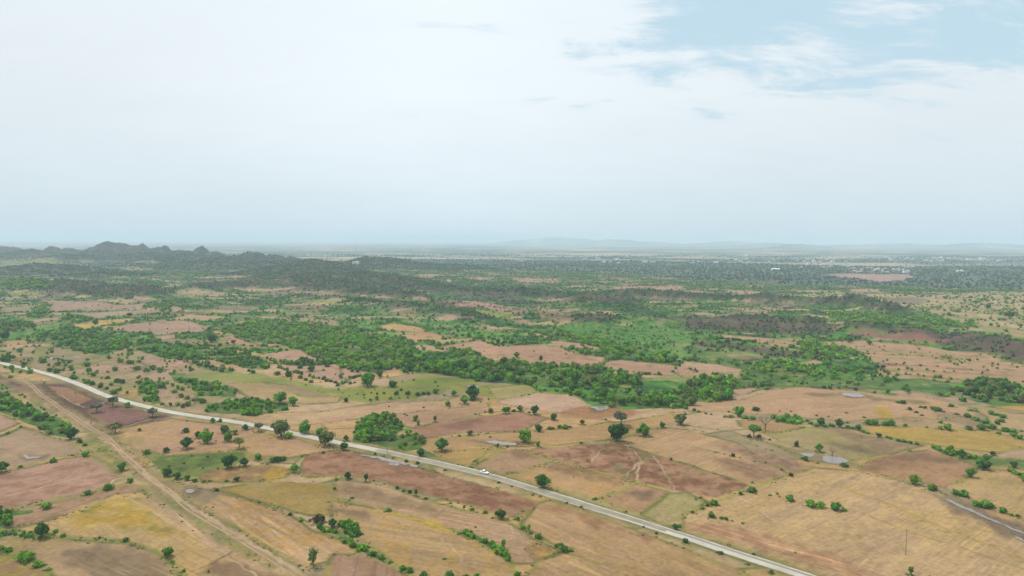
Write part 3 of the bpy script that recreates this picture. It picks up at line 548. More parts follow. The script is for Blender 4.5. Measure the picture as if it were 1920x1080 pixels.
ROAD = smooth_line(ROADPX, 2.0); TRACK = smooth_line(TRACKPX)
STROKES = []          # line, half width, colour, strength, break-up
STROKES.append((ROAD, 7.5, C_(150, 140, 84), 0.75, 0.5)); STROKES.append((ROAD, 4.6, C_(124, 116, 74), 0.7, 0.5))
STROKES.append((TRACK, 5.5, C_(120, 132, 62), 0.75, 0.95)); STROKES.append((TRACK, 4.2, C_(168, 132, 104), 0.6, 0.8)); STROKES.append((TRACK[int(len(TRACK) * 0.30):], 1.7, C_(180, 146, 112), 0.40, 0.8))
for cn, px, w, c in (
    (5, [(1470, 365), (1440, 400), (1410, 440)], .45, PALE), (5, [(1590, 335), (1620, 360), (1690, 425), (1665, 480), (1668, 545)], .55, PALE),
    (5, [(1690, 430), (1600, 520)], .5, PALE), (5, [(1750, 400), (1790, 450), (1830, 510), (1880, 600)], .45, PALE), (5, [(1150, 390), (1200, 430), (1240, 440), (1400, 480), (1640, 545), (1850, 600)], 1.0, C_(176, 156, 84)),
    (5, [(0, 165), (200, 145), (420, 135)], .8, PALE), (4, [(560, 300), (640, 350), (760, 440), (860, 540), (1000, 640), (1160, 740), (1330, 850), (1560, 980), (1720, 1080)], .8, C_(214, 180, 140)),
    (4, [(690, 630), (800, 680), (960, 780), (1100, 860), (1300, 980), (1450, 1080)], .5, PALE), (4, [(1200, 640), (1350, 720), (1500, 790), (1700, 900), (1760, 920)], .8, C_(160, 136, 92)),
    (4, [(1080, 1055), (1170, 1020), (1305, 945)], .6, C_(112, 84, 64)), (4, [(60, 810), (200, 760), (400, 700), (560, 640)], .7, C_(128, 98, 78)), (4, [(0, 640), (200, 590), (420, 530), (520, 500)], .6, C_(204, 168, 148)),
    (4, [(620, 560), (640, 540), (700, 525)], .5, C_(212, 196, 180)), (4, [(330, 60), (480, 130), (600, 95)], .6, C_(200, 176, 150)), (4, [(700, 240), (850, 200), (950, 190)], .7, C_(200, 168, 146)),
    (6, [(0, 232), (150, 250), (300, 280), (480, 330), (640, 400), (780, 455)], .8, C_(134, 136, 72)), (6, [(0, 335), (150, 375), (280, 405), (420, 440), (560, 480)], .8, C_(134, 136, 72)),
    (6, [(0, 245), (250, 300), (420, 350), (500, 375)], .6, C_(134, 130, 76)), (6, [(0, 740), (120, 690), (330, 610), (420, 575), (560, 525), (660, 495), (780, 455), (1000, 430), (1150, 400)], 1.4, C_(176, 158, 84)),
    (6, [(870, 560), (1000, 620), (1200, 690), (1400, 780), (1650, 880), (1920, 990)], 1.2, C_(180, 152, 76)), (6, [(1050, 740), (1300, 840), (1600, 930), (1920, 1040)], .8, C_(170, 148, 92)),
    (6, [(340, 120), (370, 110), (375, 150)], .6, PALE), (6, [(940, 990), (1020, 1030), (1160, 1080)], .7, PALE), (6, [(330, 640), (420, 700), (500, 760), (700, 820)], .4, PALE),
    (5, [(860, 345), (760, 430), (730, 465)], 1.0, C_(136, 134, 70)), (5, [(1180, 320), (1500, 310), (1600, 320)], .6, C_(150, 140, 84)), (5, [(1000, 750), (1020, 720), (1090, 690)], 1.2, C_(150, 132, 80)),
    (5, [(560, 870), (640, 930), (680, 990), (660, 1020)], .5, PALE), (5, [(960, 800), (970, 850), (950, 870), (830, 880)], .5, PALE), (5, [(1000, 810), (1060, 870), (1230, 940), (1290, 960), (1500, 1020)], .8, C_(150, 140, 80)),
    (5, [(250, 580), (330, 600), (480, 655), (620, 690), (760, 720), (850, 745), (950, 770)], 1.0, C_(128, 134, 66)), (5, [(200, 700), (430, 765), (640, 835)], .7, C_(204, 166, 70)), (5, [(0, 650), (200, 695), (300, 725)], .6, C_(180, 150, 76)),
    (4, [(0, 485), (200, 450), (400, 410), (500, 385)], 1.2, C_(140, 140, 74)), (4, [(0, 720), (300, 660), (600, 590), (720, 550)], 1.2, C_(150, 144, 80)), (4, [(100, 865), (400, 862), (700, 885), (860, 935), (960, 1000), (1030, 1080)], 1.2, C_(144, 146, 72)),
    (4, [(0, 945), (100, 965), (200, 1020), (290, 1075)], 1.4, C_(150, 154, 66)), (4, [(1110, 560), (1300, 562), (1500, 548), (1700, 510), (1920, 530)], 1.2, C_(164, 150, 82)),
    (3, [(0, 660), (150, 650), (420, 665)], 1.0, C_(150, 132, 96)), (2, [(1340, 700), (1500, 740), (1540, 760)], 1.2, C_(120, 124, 60)),
):
    f = crop(cn); STROKES.append((smooth_line([f(p) for p in px], 4.0), w, c, 0.75, 0.6))


def in_poly(x, y, p):
    c = np.zeros(x.shape, bool); n = len(p)
    for i in range(n):
        x1, y1 = p[i]; x2, y2 = p[(i + 1) % n]
        if y1 == y2: continue
        k = ((y1 > y) != (y2 > y)) & (x < (x2 - x1) * (y - y1) / (y2 - y1) + x1)
        c ^= k
    return c


def paint(x, y, full=True):
    """base colour, plant density, plant size range, tone index and thicket index at points of the ground"""
    r = np.hypot(x, y); n = len(x)
    amp = np.clip(r * 0.0055, 1.2, 9)
    xw = x + amp * fbm(x / (amp * 7), y / (amp * 7), 101, 2); yw = y + amp * fbm(x / (amp * 7) + 50, y / (amp * 7), 102, 2)
    col = np.empty((n, 3)); col[:] = DRY
    dens = np.full(n, 0.0004); smin = np.full(n, 1.0); smax = np.full(n, 2.0)
    tone = np.zeros(n, int); thick = np.full(n, -1)
    pn = fbm(x / 38, y / 38, 11, 3); fine = fbm(x / 5.5, y / 5.5, 12, 3)
    # unsurveyed land: a quilt of small fields with grassy banks
    qx = (x + 0.5 * y + 14 * perlin(x / 70, y / 70, 201)) / 62; qy = (y - 0.4 * x + 14 * perlin(x / 70 + 5, y / 70, 202)) / 46; qx = qx + 0.5 * (np.floor(qy) % 2)
    pick = _hash(np.floor(qx), np.floor(qy), 203) % 8; pick = np.where((np.abs(x) < 0.80 * y) & (y > 190), np.array([0, 4, 0, 6, 4, 6, 0, 4])[pick], pick); col = np.array([TAN, PINK, ROSE, BROWN, ORNG, OLIVE, GREY, TAN])[pick]
    bank = np.minimum(np.minimum(qx % 1, 1 - qx % 1) * 62, np.minimum(qy % 1, 1 - qy % 1) * 46); bk = (np.exp(-(bank / 1.3) ** 2) * sstep(pn, -0.5, 0.2))[:, None]
    col = col * (1 + 0.06 * perlin(qx * 3, qy * 14, 204))[:, None]; col = col * (1 - bk) + C_(116, 122, 60) * bk; dens = dens + 0.02 * bk[:, 0]
    col = col * (1 + 0.10 * pn[:, None])
    # far plain: strips of fields and woods, haze blue mixed into the wood colour
    far = y > 2300
    if far.any():
        xs, ys = x[far], y[far]
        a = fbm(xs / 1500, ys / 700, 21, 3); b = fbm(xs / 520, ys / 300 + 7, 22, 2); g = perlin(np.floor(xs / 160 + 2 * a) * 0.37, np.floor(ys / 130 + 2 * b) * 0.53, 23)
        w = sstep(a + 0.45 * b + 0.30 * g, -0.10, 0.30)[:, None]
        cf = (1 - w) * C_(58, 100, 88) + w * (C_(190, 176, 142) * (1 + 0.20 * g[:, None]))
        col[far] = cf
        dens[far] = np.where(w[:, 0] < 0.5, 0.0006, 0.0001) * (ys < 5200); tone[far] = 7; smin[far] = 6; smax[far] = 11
    # scrub belt
    ii = np.nonzero(in_poly(xw, yw, SCRUBZONE) & (y < 3400))[0]
    if len(ii):
        q = fbm(x[ii] / 130, y[ii] / 90, 25, 4); q2 = fbm(x[ii] / 28, y[ii] / 28, 26, 3)
        lushn = sstep(-y[ii], -1250, -650)
        base = SCRUB * (1 - lushn[:, None]) * 0.92 + C_(88, 146, 46) * lushn[:, None]
        m1 = sstep(q, 0.05, 0.45)[:, None]; m2 = sstep(-q, 0.05, 0.45)[:, None]
        c = base * (1 - m1) + m1 * ((1 - lushn[:, None]) * C_(132, 118, 100) + lushn[:, None] * C_(140, 134, 88))
        c = c * (1 - m2) + m2 * DARK
        q3 = fbm(x[ii] / 11, y[ii] / 16, 28, 3)
        bare = (sstep(q2 + 0.7 * q3, 0.10, 0.65) * (0.45 + 0.55 * sstep(q, -0.3, 0.3)))[:, None]
        c = c * (1 - 0.75 * bare) + 0.75 * bare * C_(166, 138, 112)
        c = c * (1 + 0.25 * q3[:, None])
        dk = sstep(-q2 - 0.7 * q3, 0.15, 0.6)[:, None]
        c = c * (1 - 0.65 * dk) + 0.65 * dk * C_(44, 74, 48)
        c = c * (1 + 0.16 * q2[:, None])
        fp = fbm(x[ii] / 120 + 31, y[ii] / 46, 29, 3); gp = perlin(x[ii] / 60, y[ii] / 60, 30)
        pat = sstep(fp + 0.10 * q3, 0.30, 0.36)[:, None] * (1 - 0.5 * (y[ii] > 2000))[:, None]
        c = c * (1 - pat) + pat * np.where(gp[:, None] > 0.0, C_(190, 152, 124), np.where(gp[:, None] > -0.3, C_(192, 162, 112), C_(150, 152, 84))) * (1 + 0.12 * q3[:, None])
        col[ii] = c
        dens[ii] = 0.012 + 0.014 * m2[:, 0] + 0.016 * dk[:, 0] ; dens[ii] *= (1 - 0.9 * pat[:, 0]) * (1 - 0.7 * m1[:, 0]) * np.where(y[ii] > 1300, 0.62, 1.0)
        smin[ii] = np.where(y[ii] > 1300, 2.8, 1.8); smax[ii] = np.where(y[ii] > 1300, 6.5, 6.0)
    # rough ridges and hills: stony scrub
    hh = height(x, y); und = 3 * sstep(r, 500, 1300)
    rk = np.maximum(sstep(hh, 6, 22), 0.85 * sstep(hh + 1.6 * pn, 4.6, 8.5) * (y < 2100)) * (y > 640) * (y < 4200)
    if full or True:
        k = np.nonzero(rk > 0.02)[0]
        if len(k):
            q = fbm(x[k] / 34, y[k] / 50, 27, 5)
            cc = C_(36, 62, 42) * (1 - sstep(q, -0.1, 0.5))[:, None] + C_(112, 100, 84) * sstep(q, -0.1, 0.5)[:, None]
            kk = (0.9 * rk[k])[:, None]
            col[k] = col[k] * (1 - kk) + cc * kk
            dens[k] = np.maximum(dens[k], 0.014 * rk[k]); smin[k] = np.where(y[k] > 1800, 3.5, 2.5); smax[k] = np.where(y[k] > 1800, 8.0, 5.0); tone[k] = 6
    for fi, f in enumerate(FIELDS):
        p = f['p']; m = 4.0
        bb = (xw > p[:, 0].min() - m) & (xw < p[:, 0].max() + m) & (yw > p[:, 1].min() - m) & (yw < p[:, 1].max() + m)
        jj = np.nonzero(bb)[0]
        if not len(jj): continue
        ins = in_poly(xw[jj], yw[jj], p); k = jj[ins]
        if len(k) and f['name'] is None and full:
            # a stain or bare patch: ragged soft rim
            k = jj; sd_ = seg_dist(xw[k], yw[k], list(map(tuple, p)) + [tuple(p[0])]); sd_ = np.where(ins, sd_, -sd_)
            wd = (1.2 + 0.006 * r[k]) if f['edge'] == 0 else (0.25 + 0.0012 * r[k])
            alpha = sstep(sd_ + 1.5 * wd * fbm(x[k] / (3.2 * wd), y[k] / (3.2 * wd), 81, 3), -wd, wd * 1.2)[:, None]
        else: alpha = None
        if len(k):
            # streaks along the longest side of the field
            d = f['d']
            s = x[k] * d[0] + y[k] * d[1]; t = -x[k] * d[1] + y[k] * d[0]
            st = perlin(s / 70 + fi, t / 2.6, 60 + fi) * 0.6 + perlin(s / 120, t / 7.5 + fi, 61 + fi) * 0.7
            mixn = sstep(pn[k] * 0.8 + 0.5 * st * f['streak'] * 0.6 + 0.35 * fine[k], -0.35, 0.65)[:, None]
            if f['a'][0] > 1.55 * f['a'][1]: mixn = sstep(0.5 * pn[k] + 0.9 * fine[k] + 0.5 * fbm(x[k] / 16, y[k] / 11, 79, 4), -0.4, 0.55)[:, None]
            c = f['a'] * (1 - mixn) + f['b'] * mixn
            stub = perlin(s / 9 + 3 * fi, t / 0.9, 62 + fi)
            c = c * (1 + (0.10 * f['streak'] * st + 0.10 * min(f['streak'], 1.5) * stub * sstep(-r[k], -520, -240))[:, None])
            wv = t + 3.0 * perlin(s / 60, t / 40 + fi, 63); ln = np.abs(perlin(wv / 5.2 + 0.0 * s, s / 160 + fi, 64))
            line_ = sstep(-ln, -0.05 - 0.00022 * r[k], -0.01) * sstep(perlin(s / 45, t / 30 + 3 * fi, 65), -0.1, 0.5) * sstep(-r[k], -620, -330) * min(f['streak'], 1.5)
            c = c * (1 + 0.27 * line_[:, None] * (1 if fi % 3 else -0.8))
            spk = sstep(fbm(x[k] / 3.1, y[k] / 3.1, 76, 2), 0.30, 0.75)[:, None] * sstep(pn[k] + 0.3 * fine[k], -0.5, 0.4)[:, None]
            c = c * (1 - 0.22 * spk)
            if f['a'][1] > f['a'][0]:        # green ground: tussocks, weeds, bare spots
                gq = fbm(x[k] / 7, y[k] / 9, 77, 4); gb = fbm(x[k] / 19, y[k] / 15, 78, 3)
                c = c * (1 + 0.40 * gq[:, None])
                w1 = (0.75 * sstep(gb + 0.5 * gq, 0.25, 0.7))[:, None]; c = c * (1 - w1) + w1 * C_(158, 148, 92)
                w2 = (0.6 * sstep(-gb + 0.5 * gq, 0.2, 0.7))[:, None]; c = c * (1 - w2) + w2 * C_(52, 88, 42)
            if f['mix'] > 0:
                q = sstep(fbm(x[k] / 14, y[k] / 14, 71, 3), 0.45 - f['mix'], 0.62)[:, None] * 0.7
                c = c * (1 - q) + q * C_(116, 124, 66)
            col[k] = c if alpha is None else col[k] * (1 - alpha) + c * alpha
            dens[k] = f['dens']; smin[k] = f['size'][0]; smax[k] = f['size'][1]
            tone[k] = {'g': 1, 'm': 2, 'd': 3, 'b': 4, 'o': 5, 'k': 6, 'f': 7, None: 0}[f['tone']]
            thick[k] = THICKETS.index(f['name']) if f['name'] else -1
            if f['dens'] == 0: dens[k] = 0.0004; smin[k] = 0.5; smax[k] = 1.5
        if f['edge'] > 0 and full:
            dd = seg_dist(xw[jj], yw[jj], list(map(tuple, p)) + [tuple(p[0])])
            rr = 0.50 + 0.0020 * r[jj]
            wgt = np.exp(-(dd / rr) ** 2) * sstep(fbm(x[jj] / 22 + fi, y[jj] / 22, 73, 3), -0.65, 0.1) * 0.9 * min(f['edge'], 1.0)
            col[jj] = col[jj] * (1 - wgt[:, None]) + np.where(perlin(x[jj] / 60 + fi, y[jj] / 60, 74)[:, None] > -0.1, C_(112, 116, 56), C_(158, 146, 78)) * wgt[:, None]
    ro = sstep(hh + 1.2 * pn, 6.0, 10.5) * (y > 760) * (y < 2400)
    dens = np.maximum(dens, 0.022 * ro); tone = np.where((ro > 0.5) & (thick < 0), 6, tone); smax = np.maximum(smax, 4.0 * ro)
    if full:
        ro = sstep(hh + 1.2 * pn, 6.0, 10.5) * (y > 760) * (y < 2400) * 0.85
        k = np.nonzero(ro > 0.02)[0]
        if len(k):
            q = fbm(x[k] / 24, y[k] / 18, 33, 5); qq = sstep(q, -0.15, 0.45)[:, None]
            cc = (C_(50, 76, 46) * (1 - qq) + C_(116, 98, 84) * qq) * (1 + 0.45 * fine[k])[:, None]
            col[k] = col[k] * (1 - ro[k, None]) + cc * ro[k, None]
        for line, w, c, s, br in STROKES:
            m = w * 2.5
            bb = (x > line[:, 0].min() - m) & (x < line[:, 0].max() + m) & (y > line[:, 1].min() - m) & (y < line[:, 1].max() + m)
            jj = np.nonzero(bb)[0]
            if not len(jj): continue
            l = line[::max(1, int(len(line) / 60))]; l = np.vstack([l, line[-1]])
            d = seg_dist(x[jj] + 1.1 * perlin(x[jj] / 6, y[jj] / 6, 83), y[jj] + 1.1 * perlin(x[jj] / 6 + 9, y[jj] / 6, 84), l)
            wgt = s * np.exp(-(d / w) ** 4) * (1 - br + br * sstep(fbm(x[jj] / 9, y[jj] / 9, 75, 3), -0.5, 0.3))
            col[jj] = col[jj] * (1 - wgt[:, None]) + c * wgt[:, None]
        big = fbm(x / 85, y / 60, 15, 3)
        col = col * (1 + 0.16 * fine[:, None] + 0.12 * perlin(x / 1.7, y / 1.7, 13)[:, None] + 0.14 * big[:, None])
    return np.clip(col, 0.01, 0.9), dens, smin, smax, tone, thick


# ------------------------------------------------------------------ mesh and material helpers
def tag(o, label=None, cat=None, group=None, kind=None):
    if label: o['label'] = label
    if cat: o['category'] = cat
    if group: o['group'] = group
    if kind: o['kind'] = kind
    return o


def mesh_np(name, v, faces, mats=(), attr=None, smooth=False, midx=None):
    """v (n,3); faces (m,k) all with k corners; attr: per-vertex colour"""
    me = bpy.data.meshes.new(name); v = np.asarray(v, np.float32); faces = np.asarray(faces, np.int32); m, k = faces.shape
    me.vertices.add(len(v)); me.vertices.foreach_set('co', v.ravel())
    me.loops.add(m * k); me.loops.foreach_set('vertex_index', faces.ravel())
    me.polygons.add(m); me.polygons.foreach_set('loop_start', np.arange(0, m * k, k, dtype=np.int32)); me.polygons.foreach_set('loop_total', np.full(m, k, np.int32))
    if midx is not None: me.polygons.foreach_set('material_index', np.asarray(midx, np.int32))
    me.update(calc_edges=True); me.validate()
    if attr is not None:
        a = me.attributes.new('tint', 'FLOAT_COLOR', 'POINT')
        a.data.foreach_set('color', np.hstack([attr, np.ones((len(attr), 1))]).astype(np.float32).ravel())
    for q in mats: me.materials.append(q)
    me.polygons.foreach_set('use_smooth', np.full(m, smooth, bool))
    return me


def link(name, me, parent=None, loc=None):
    o = bpy.data.objects.new(name, me); COL.objects.link(o)
    if parent: o.parent = parent
    if loc is not None: o.location = loc
    return o


def new_mat(name):
    m = bpy.data.materials.new(name); m.use_nodes = True; nt = m.node_tree
    return m, nt, nt.nodes['Principled BSDF']


def plain(name, col, rough=0.7, metal=0.0, var=0.0, scale=1.0):
    m, nt, b = new_mat(name); b.inputs['Roughness'].default_value = rough; b.inputs['Metallic'].default_value = metal
    b.inputs['Base Color'].default_value = (*col, 1)
    if var:
        tc = nt.nodes.new('ShaderNodeTexCoord'); n = nt.nodes.new('ShaderNodeTexNoise'); n.inputs['Scale'].default_value = scale; n.inputs['Detail'].default_value = 5
        nt.links.new(tc.outputs['Object'], n.inputs['Vector'])
        mr = nt.nodes.new('ShaderNodeMapRange'); mr.inputs[3].default_value = 1 - var; mr.inputs[4].default_value = 1 + var; nt.links.new(n.outputs[0], mr.inputs[0])
        vm = nt.nodes.new('ShaderNodeVectorMath'); vm.operation = 'SCALE'; vm.inputs[0].default_value = col; nt.links.new(mr.outputs[0], vm.inputs['Scale'])
        nt.links.new(vm.outputs[0], b.inputs['Base Color'])
    return m


def ground_mat():
    m, nt, b = new_mat('earth'); N = nt.nodes.new; L = nt.links.new
    at = N('ShaderNodeAttribute'); at.attribute_name = 'tint'
    tc = N('ShaderNodeTexCoord')
    n1 = N('ShaderNodeTexNoise'); n1.inputs['Scale'].default_value = 0.9; n1.inputs['Detail'].default_value = 6; n1.inputs['Roughness'].default_value = 0.7; L(tc.outputs['Object'], n1.inputs['Vector'])
    n2 = N('ShaderNodeTexNoise'); n2.inputs['Scale'].default_value = 0.11; n2.inputs['Detail'].default_value = 5; L(tc.outputs['Object'], n2.inputs['Vector'])
    a = N('ShaderNodeMapRange'); a.inputs[1].default_value = 0.3; a.inputs[2].default_value = 0.7; a.inputs[3].default_value = 0.86; a.inputs[4].default_value = 1.14; L(n1.outputs[0], a.inputs[0])
    c = N('ShaderNodeMapRange'); c.inputs[1].default_value = 0.3; c.inputs[2].default_value = 0.7; c.inputs[3].default_value = 0.92; c.inputs[4].default_value = 1.08; L(n2.outputs[0], c.inputs[0])
    mu = N('ShaderNodeMath'); mu.operation = 'MULTIPLY'; L(a.outputs[0], mu.inputs[0]); L(c.outputs[0], mu.inputs[1])
    vm = N('ShaderNodeVectorMath'); vm.operation = 'SCALE'; L(at.outputs['Color'], vm.inputs[0]); L(mu.outputs[0], vm.inputs['Scale'])
    L(vm.outputs[0], b.inputs['Base Color']); b.inputs['Roughness'].default_value = 0.95; b.inputs['Specular IOR Level'].default_value = 0.1
    bp = N('ShaderNodeBump'); bp.inputs['Strength'].default_value = 0.35; bp.inputs['Distance'].default_value = 0.5; L(n1.outputs[0], bp.inputs['Height']); L(bp.outputs[0], b.inputs['Normal'])
    return m


# ------------------------------------------------------------------ ground sheet
def build_ground():
    s = [];
    ys = [70, 85, 100, 115, 130, 145, 158, 170, 180, 190]
    y = 198.0
    while y < 2000:
        ys.append(y); y += min(max(y * y / H * 0.00068, 0.3), 13.0)
    while y < 4300: ys.append(y); y += 14.0
    while y < 15500: ys.append(y); y += min(y * y / H * 0.0005, 180.0)
    while y < 42000: ys.append(y); y *= 1.08
    ys.append(42000.0); ys = np.array(ys)
    inner = np.arange(-0.80, 0.8001, 0.00125)
    outer = np.concatenate([np.arange(0.805, 1.0, 0.006), np.arange(1.0, 1.9, 0.03)])
    t = np.concatenate([-outer[::-1], inner, outer])
    Y, T = np.meshgrid(ys, t, indexing='ij')
    X = (Y * T).ravel(); Yf = Y.ravel()
    Z = np.empty_like(X); colr = np.empty((len(X), 3))
    for i in range(0, len(X), 300000):
        sl = slice(i, i + 300000)
        Z[sl] = height(X[sl], Yf[sl]); colr[sl] = paint(X[sl], Yf[sl])[0]
    nr, nc = len(ys), len(t)
    a = (np.arange(nr - 1)[:, None] * nc + np.arange(nc - 1)).ravel()
    f = np.stack([a, a + 1, a + nc + 1, a + nc], 1)
    me = mesh_np('ground', np.stack([X, Yf, Z], 1), f, [ground_mat()], colr, smooth=True)
    o = link('ground', me); tag(o, kind='structure'); return o


build_ground()


# ------------------------------------------------------------------ road, track, puddles
def ribbon(name, line, offs, mats, midx=None):
    d = np.gradient(line, axis=0); d /= np.hypot(d[:, 0], d[:, 1])[:, None] + 1e-9
    nrm = np.stack([-d[:, 1], d[:, 0]], 1)
    rows = []
    zc = height(line[:, 0], line[:, 1])
    for o, dz in offs:
        p = line + nrm * (o if np.ndim(o) == 0 else np.asarray(o)[:, None])
        z = np.maximum(height(p[:, 0], p[:, 1]), 0.5 * zc + 0.5 * height(p[:, 0], p[:, 1])) + dz
        rows.append(np.column_stack([p, z]))
    k = len(offs); n = len(line)
    v = np.stack(rows, 1).reshape(-1, 3)
    a = (np.arange(n - 1)[:, None] * k + np.arange(k - 1)).ravel()
    f = np.stack([a, a + k, a + k + 1, a + 1], 1)
    mi = None if midx is None else np.tile(midx, n - 1)
    return link(name, mesh_np(name, v, f, mats, smooth=False, midx=mi))


def road_mat(name, c1, c2, scale):
    m, nt, b = new_mat(name); N = nt.nodes.new; L = nt.links.new
    tc = N('ShaderNodeTexCoord'); n = N('ShaderNodeTexNoise'); n.inputs['Scale'].default_value = scale; n.inputs['Detail'].default_value = 6; n.inputs['Roughness'].default_value = 0.65
    L(tc.outputs['Object'], n.inputs['Vector'])
    cr = N('ShaderNodeValToRGB'); cr.color_ramp.elements[0].position = 0.36; cr.color_ramp.elements[1].position = 0.62
    cr.color_ramp.elements[0].color = (*c1, 1); cr.color_ramp.elements[1].color = (*c2, 1); L(n.outputs[0], cr.inputs[0]); L(cr.outputs[0], b.inputs['Base Color'])
    b.inputs['Roughness'].default_value = 0.85
    return m


concrete = road_mat('pale_concrete', C_(206, 194, 172), C_(230, 220, 202), 0.10)
worn = road_mat('worn_asphalt', C_(158, 146, 126), C_(182, 168, 144), 0.16)
edge_c = road_mat('concrete_edge', C_(196, 186, 162), C_(232, 226, 208), 0.22)


def build_road():
    x, y = ROAD[:, 0], ROAD[:, 1]
    u, v = to_px(x, y, height(x, y))
    grey = (u > 700) & (u < 1130)
    n = len(ROAD)
    lo = 2.35 + 0.22 * perlin(np.arange(n) / 5.0, np.zeros(n), 9) + 0.22 * perlin(np.arange(n) / 1.7, np.zeros(n), 10); hi = 2.35 + 0.2 * perlin(np.arange(n) / 6.0, np.zeros(n) + 5, 9) + 0.2 * perlin(np.arange(n) / 1.9, np.zeros(n) + 5, 10)
    offs = [(-lo - 0.5, -0.25), (-lo, 0.16), (-lo + 0.7, 0.19), (np.zeros(n), 0.21), (hi - 0.9, 0.19), (hi, 0.16), (hi + 0.5, -0.25)]
    o = ribbon('road', ROAD, offs, [concrete, worn, edge_c], None)
    me = o.data; k = 6; mi = np.zeros((n - 1, k), np.int32)
    mi[:, :] = 0; mi[:, 4:] = 2; mi[:, 0] = 2
    wob = u + 30 * perlin(np.arange(n) / 9.0, np.zeros(n), 4)
    g = ((wob > 715) & (wob < 1135))[:-1]
    lower = ((wob > 1130) & (wob < 1260))[:-1]
    mi[g, 1] = 1; mi[g, 2] = 1; mi[g, 3] = 1
    far = ((u > 1130) & (u < 1800))[:-1]; mi[far, 3] = 1; mi[lower & (np.arange(n - 1) % 7 < 5), 1] = 2; mi[lower, 2] = 1
    me.polygons.foreach_set('material_index', mi.ravel()); me.update()
    tag(o, kind='structure')


build_road()
rut = road_mat('dry_rut', C_(172, 140, 102), C_(202, 168, 128), 0.2)
nT = len(TRACK)
RUT = TRACK[int(len(TRACK) * 0.30):]; nT = len(RUT)
for side in (-0.95, 0.95):
    w = 0.16 + 0.12 * perlin(np.arange(nT) / 3.0, np.zeros(nT) + side, 19)
    off = side + 0.3 * perlin(np.arange(nT) / 8.0, np.zeros(nT) + 3, 18)
    o = ribbon('track_path', RUT, [(off - w - 0.2, -0.03), (off - w, 0.045), (off + w, 0.045), (off + w + 0.2, -0.03)], [rut]); tag(o, kind='structure')


def water_mat():
    m, nt, b = new_mat('muddy_water'); N = nt.nodes.new; L = nt.links.new
    b.inputs['Base Color'].default_value = (0.20, 0.165, 0.135, 1); b.inputs['Roughness'].default_value = 0.2; b.inputs['IOR'].default_value = 1.45
    b.inputs['Specular IOR Level'].default_value = 0.32
    tc = N('ShaderNodeTexCoord'); n = N('ShaderNodeTexNoise'); n.inputs['Scale'].default_value = 1.5; L(tc.outputs['Object'], n.inputs['Vector'])
    bp = N('ShaderNodeBump'); bp.inputs['Strength'].default_value = 0.04; L(n.outputs[0], bp.inputs['Height']); L(bp.outputs[0], b.inputs['Normal'])
    return m


WATER = water_mat()


def puddle(cn, pts, name='puddle', jag=0.5):
    f = crop(cn); w = at_many([f(p) for p in pts]); q = []
    n = len(w)
    for i in range(n):
        a, b = w[i], w[(i + 1) % n]; k = max(2, int(np.hypot(*(b - a)) / 0.9))
        for j in range(k): q.append(a + (b - a) * j / k)
    q = np.array(q)
    q[:, 0] += jag * 1.6 * fbm(q[:, 0] / 3.3, q[:, 1] / 3.3, 91, 2); q[:, 1] += jag * 1.6 * fbm(q[:, 0] / 3.3 + 9, q[:, 1] / 3.3, 92, 2)
    import bmesh
    bm = bmesh.new(); vs = [bm.verts.new((p[0], p[1], 0)) for p in q]
    try: fc = bm.faces.new(vs)
    except ValueError: return
    bmesh.ops.triangulate(bm, faces=[fc])
    for _ in range(2): bmesh.ops.subdivide_edges(bm, edges=[e for e in bm.edges if e.calc_length() > 2.2], cuts=1)
    bmesh.ops.triangulate(bm, faces=bm.faces[:])
    co = np.array([v.co[:] for v in bm.verts]); z = height(co[:, 0], co[:, 1]) + 0.17
    for v, zz in zip(bm.verts, z): v.co.z = zz
    bmesh.ops.recalc_face_normals(bm, faces=bm.faces[:])
    if sum(fa.normal.z for fa in bm.faces) < 0: bmesh.ops.reverse_faces(bm, faces=bm.faces[:])
    me = bpy.data.meshes.new(name); bm.to_mesh(me); bm.free(); me.materials.append(WATER)
    o = link(name, me); tag(o, kind='structure'); return o


puddle(6, [(885, 53), (930, 50), (985, 53), (1030, 66), (1000, 74), (950, 73), (905, 65)], 'pond_water')
puddle(6, [(645, 388), (700, 388), (745, 396), (740, 410), (700, 412), (670, 400)], 'pond_water')
puddle(6, [(780, 405), (830, 402), (880, 412), (935, 430), (925, 443), (870, 452), (820, 446), (785, 430)], 'pond_water')
puddle(6, [(1470, 644), (1495, 649), (1560, 681), (1640, 713), (1750, 766), (1850, 808), (1960, 853), (1960, 864), (1830, 810), (1700, 755), (1580, 702), (1490, 662)], 'puddle')
puddle(6, [(1840, 845), (1900, 870), (1960, 900), (1960, 908), (1880, 872)], 'puddle')
puddle(5, [(800, 322), (860, 320), (930, 328), (990, 336), (982, 346), (920, 345), (850, 338)], 'pond_water')
puddle(5, [(1392, 132), (1440, 126), (1500, 124), (1505, 136), (1470, 150), (1440, 150), (1425, 140)], 'pond_water')
puddle(5, [(700, 12), (740, 6), (785, 12), (760, 20), (725, 22)], 'pond_water')
puddle(5, [(110, 398), (160, 401), (240, 417), (340, 438), (440, 464), (430, 468), (330, 452), (250, 434), (200, 420), (140, 410)], 'puddle', 0.9)
puddle(5, [(250, 440), (330, 456), (300, 462), (262, 452)], 'puddle', 1.0)
puddle(4, [(132, 400), (150, 402), (165, 412), (240, 408), (215, 418), (150, 424), (136, 415)], 'puddle', 0.4)
puddle(4, [(1040, 600), (1080, 593), (1105, 600), (1075, 616), (1050, 612)], 'puddle', 0.4)
puddle(1, [(270, 755), (290, 752), (380, 776), (360, 780)], 'puddle', 0.3)
puddle(1, [(405, 745), (450, 748), (440, 755)], 'puddle', 0.3)


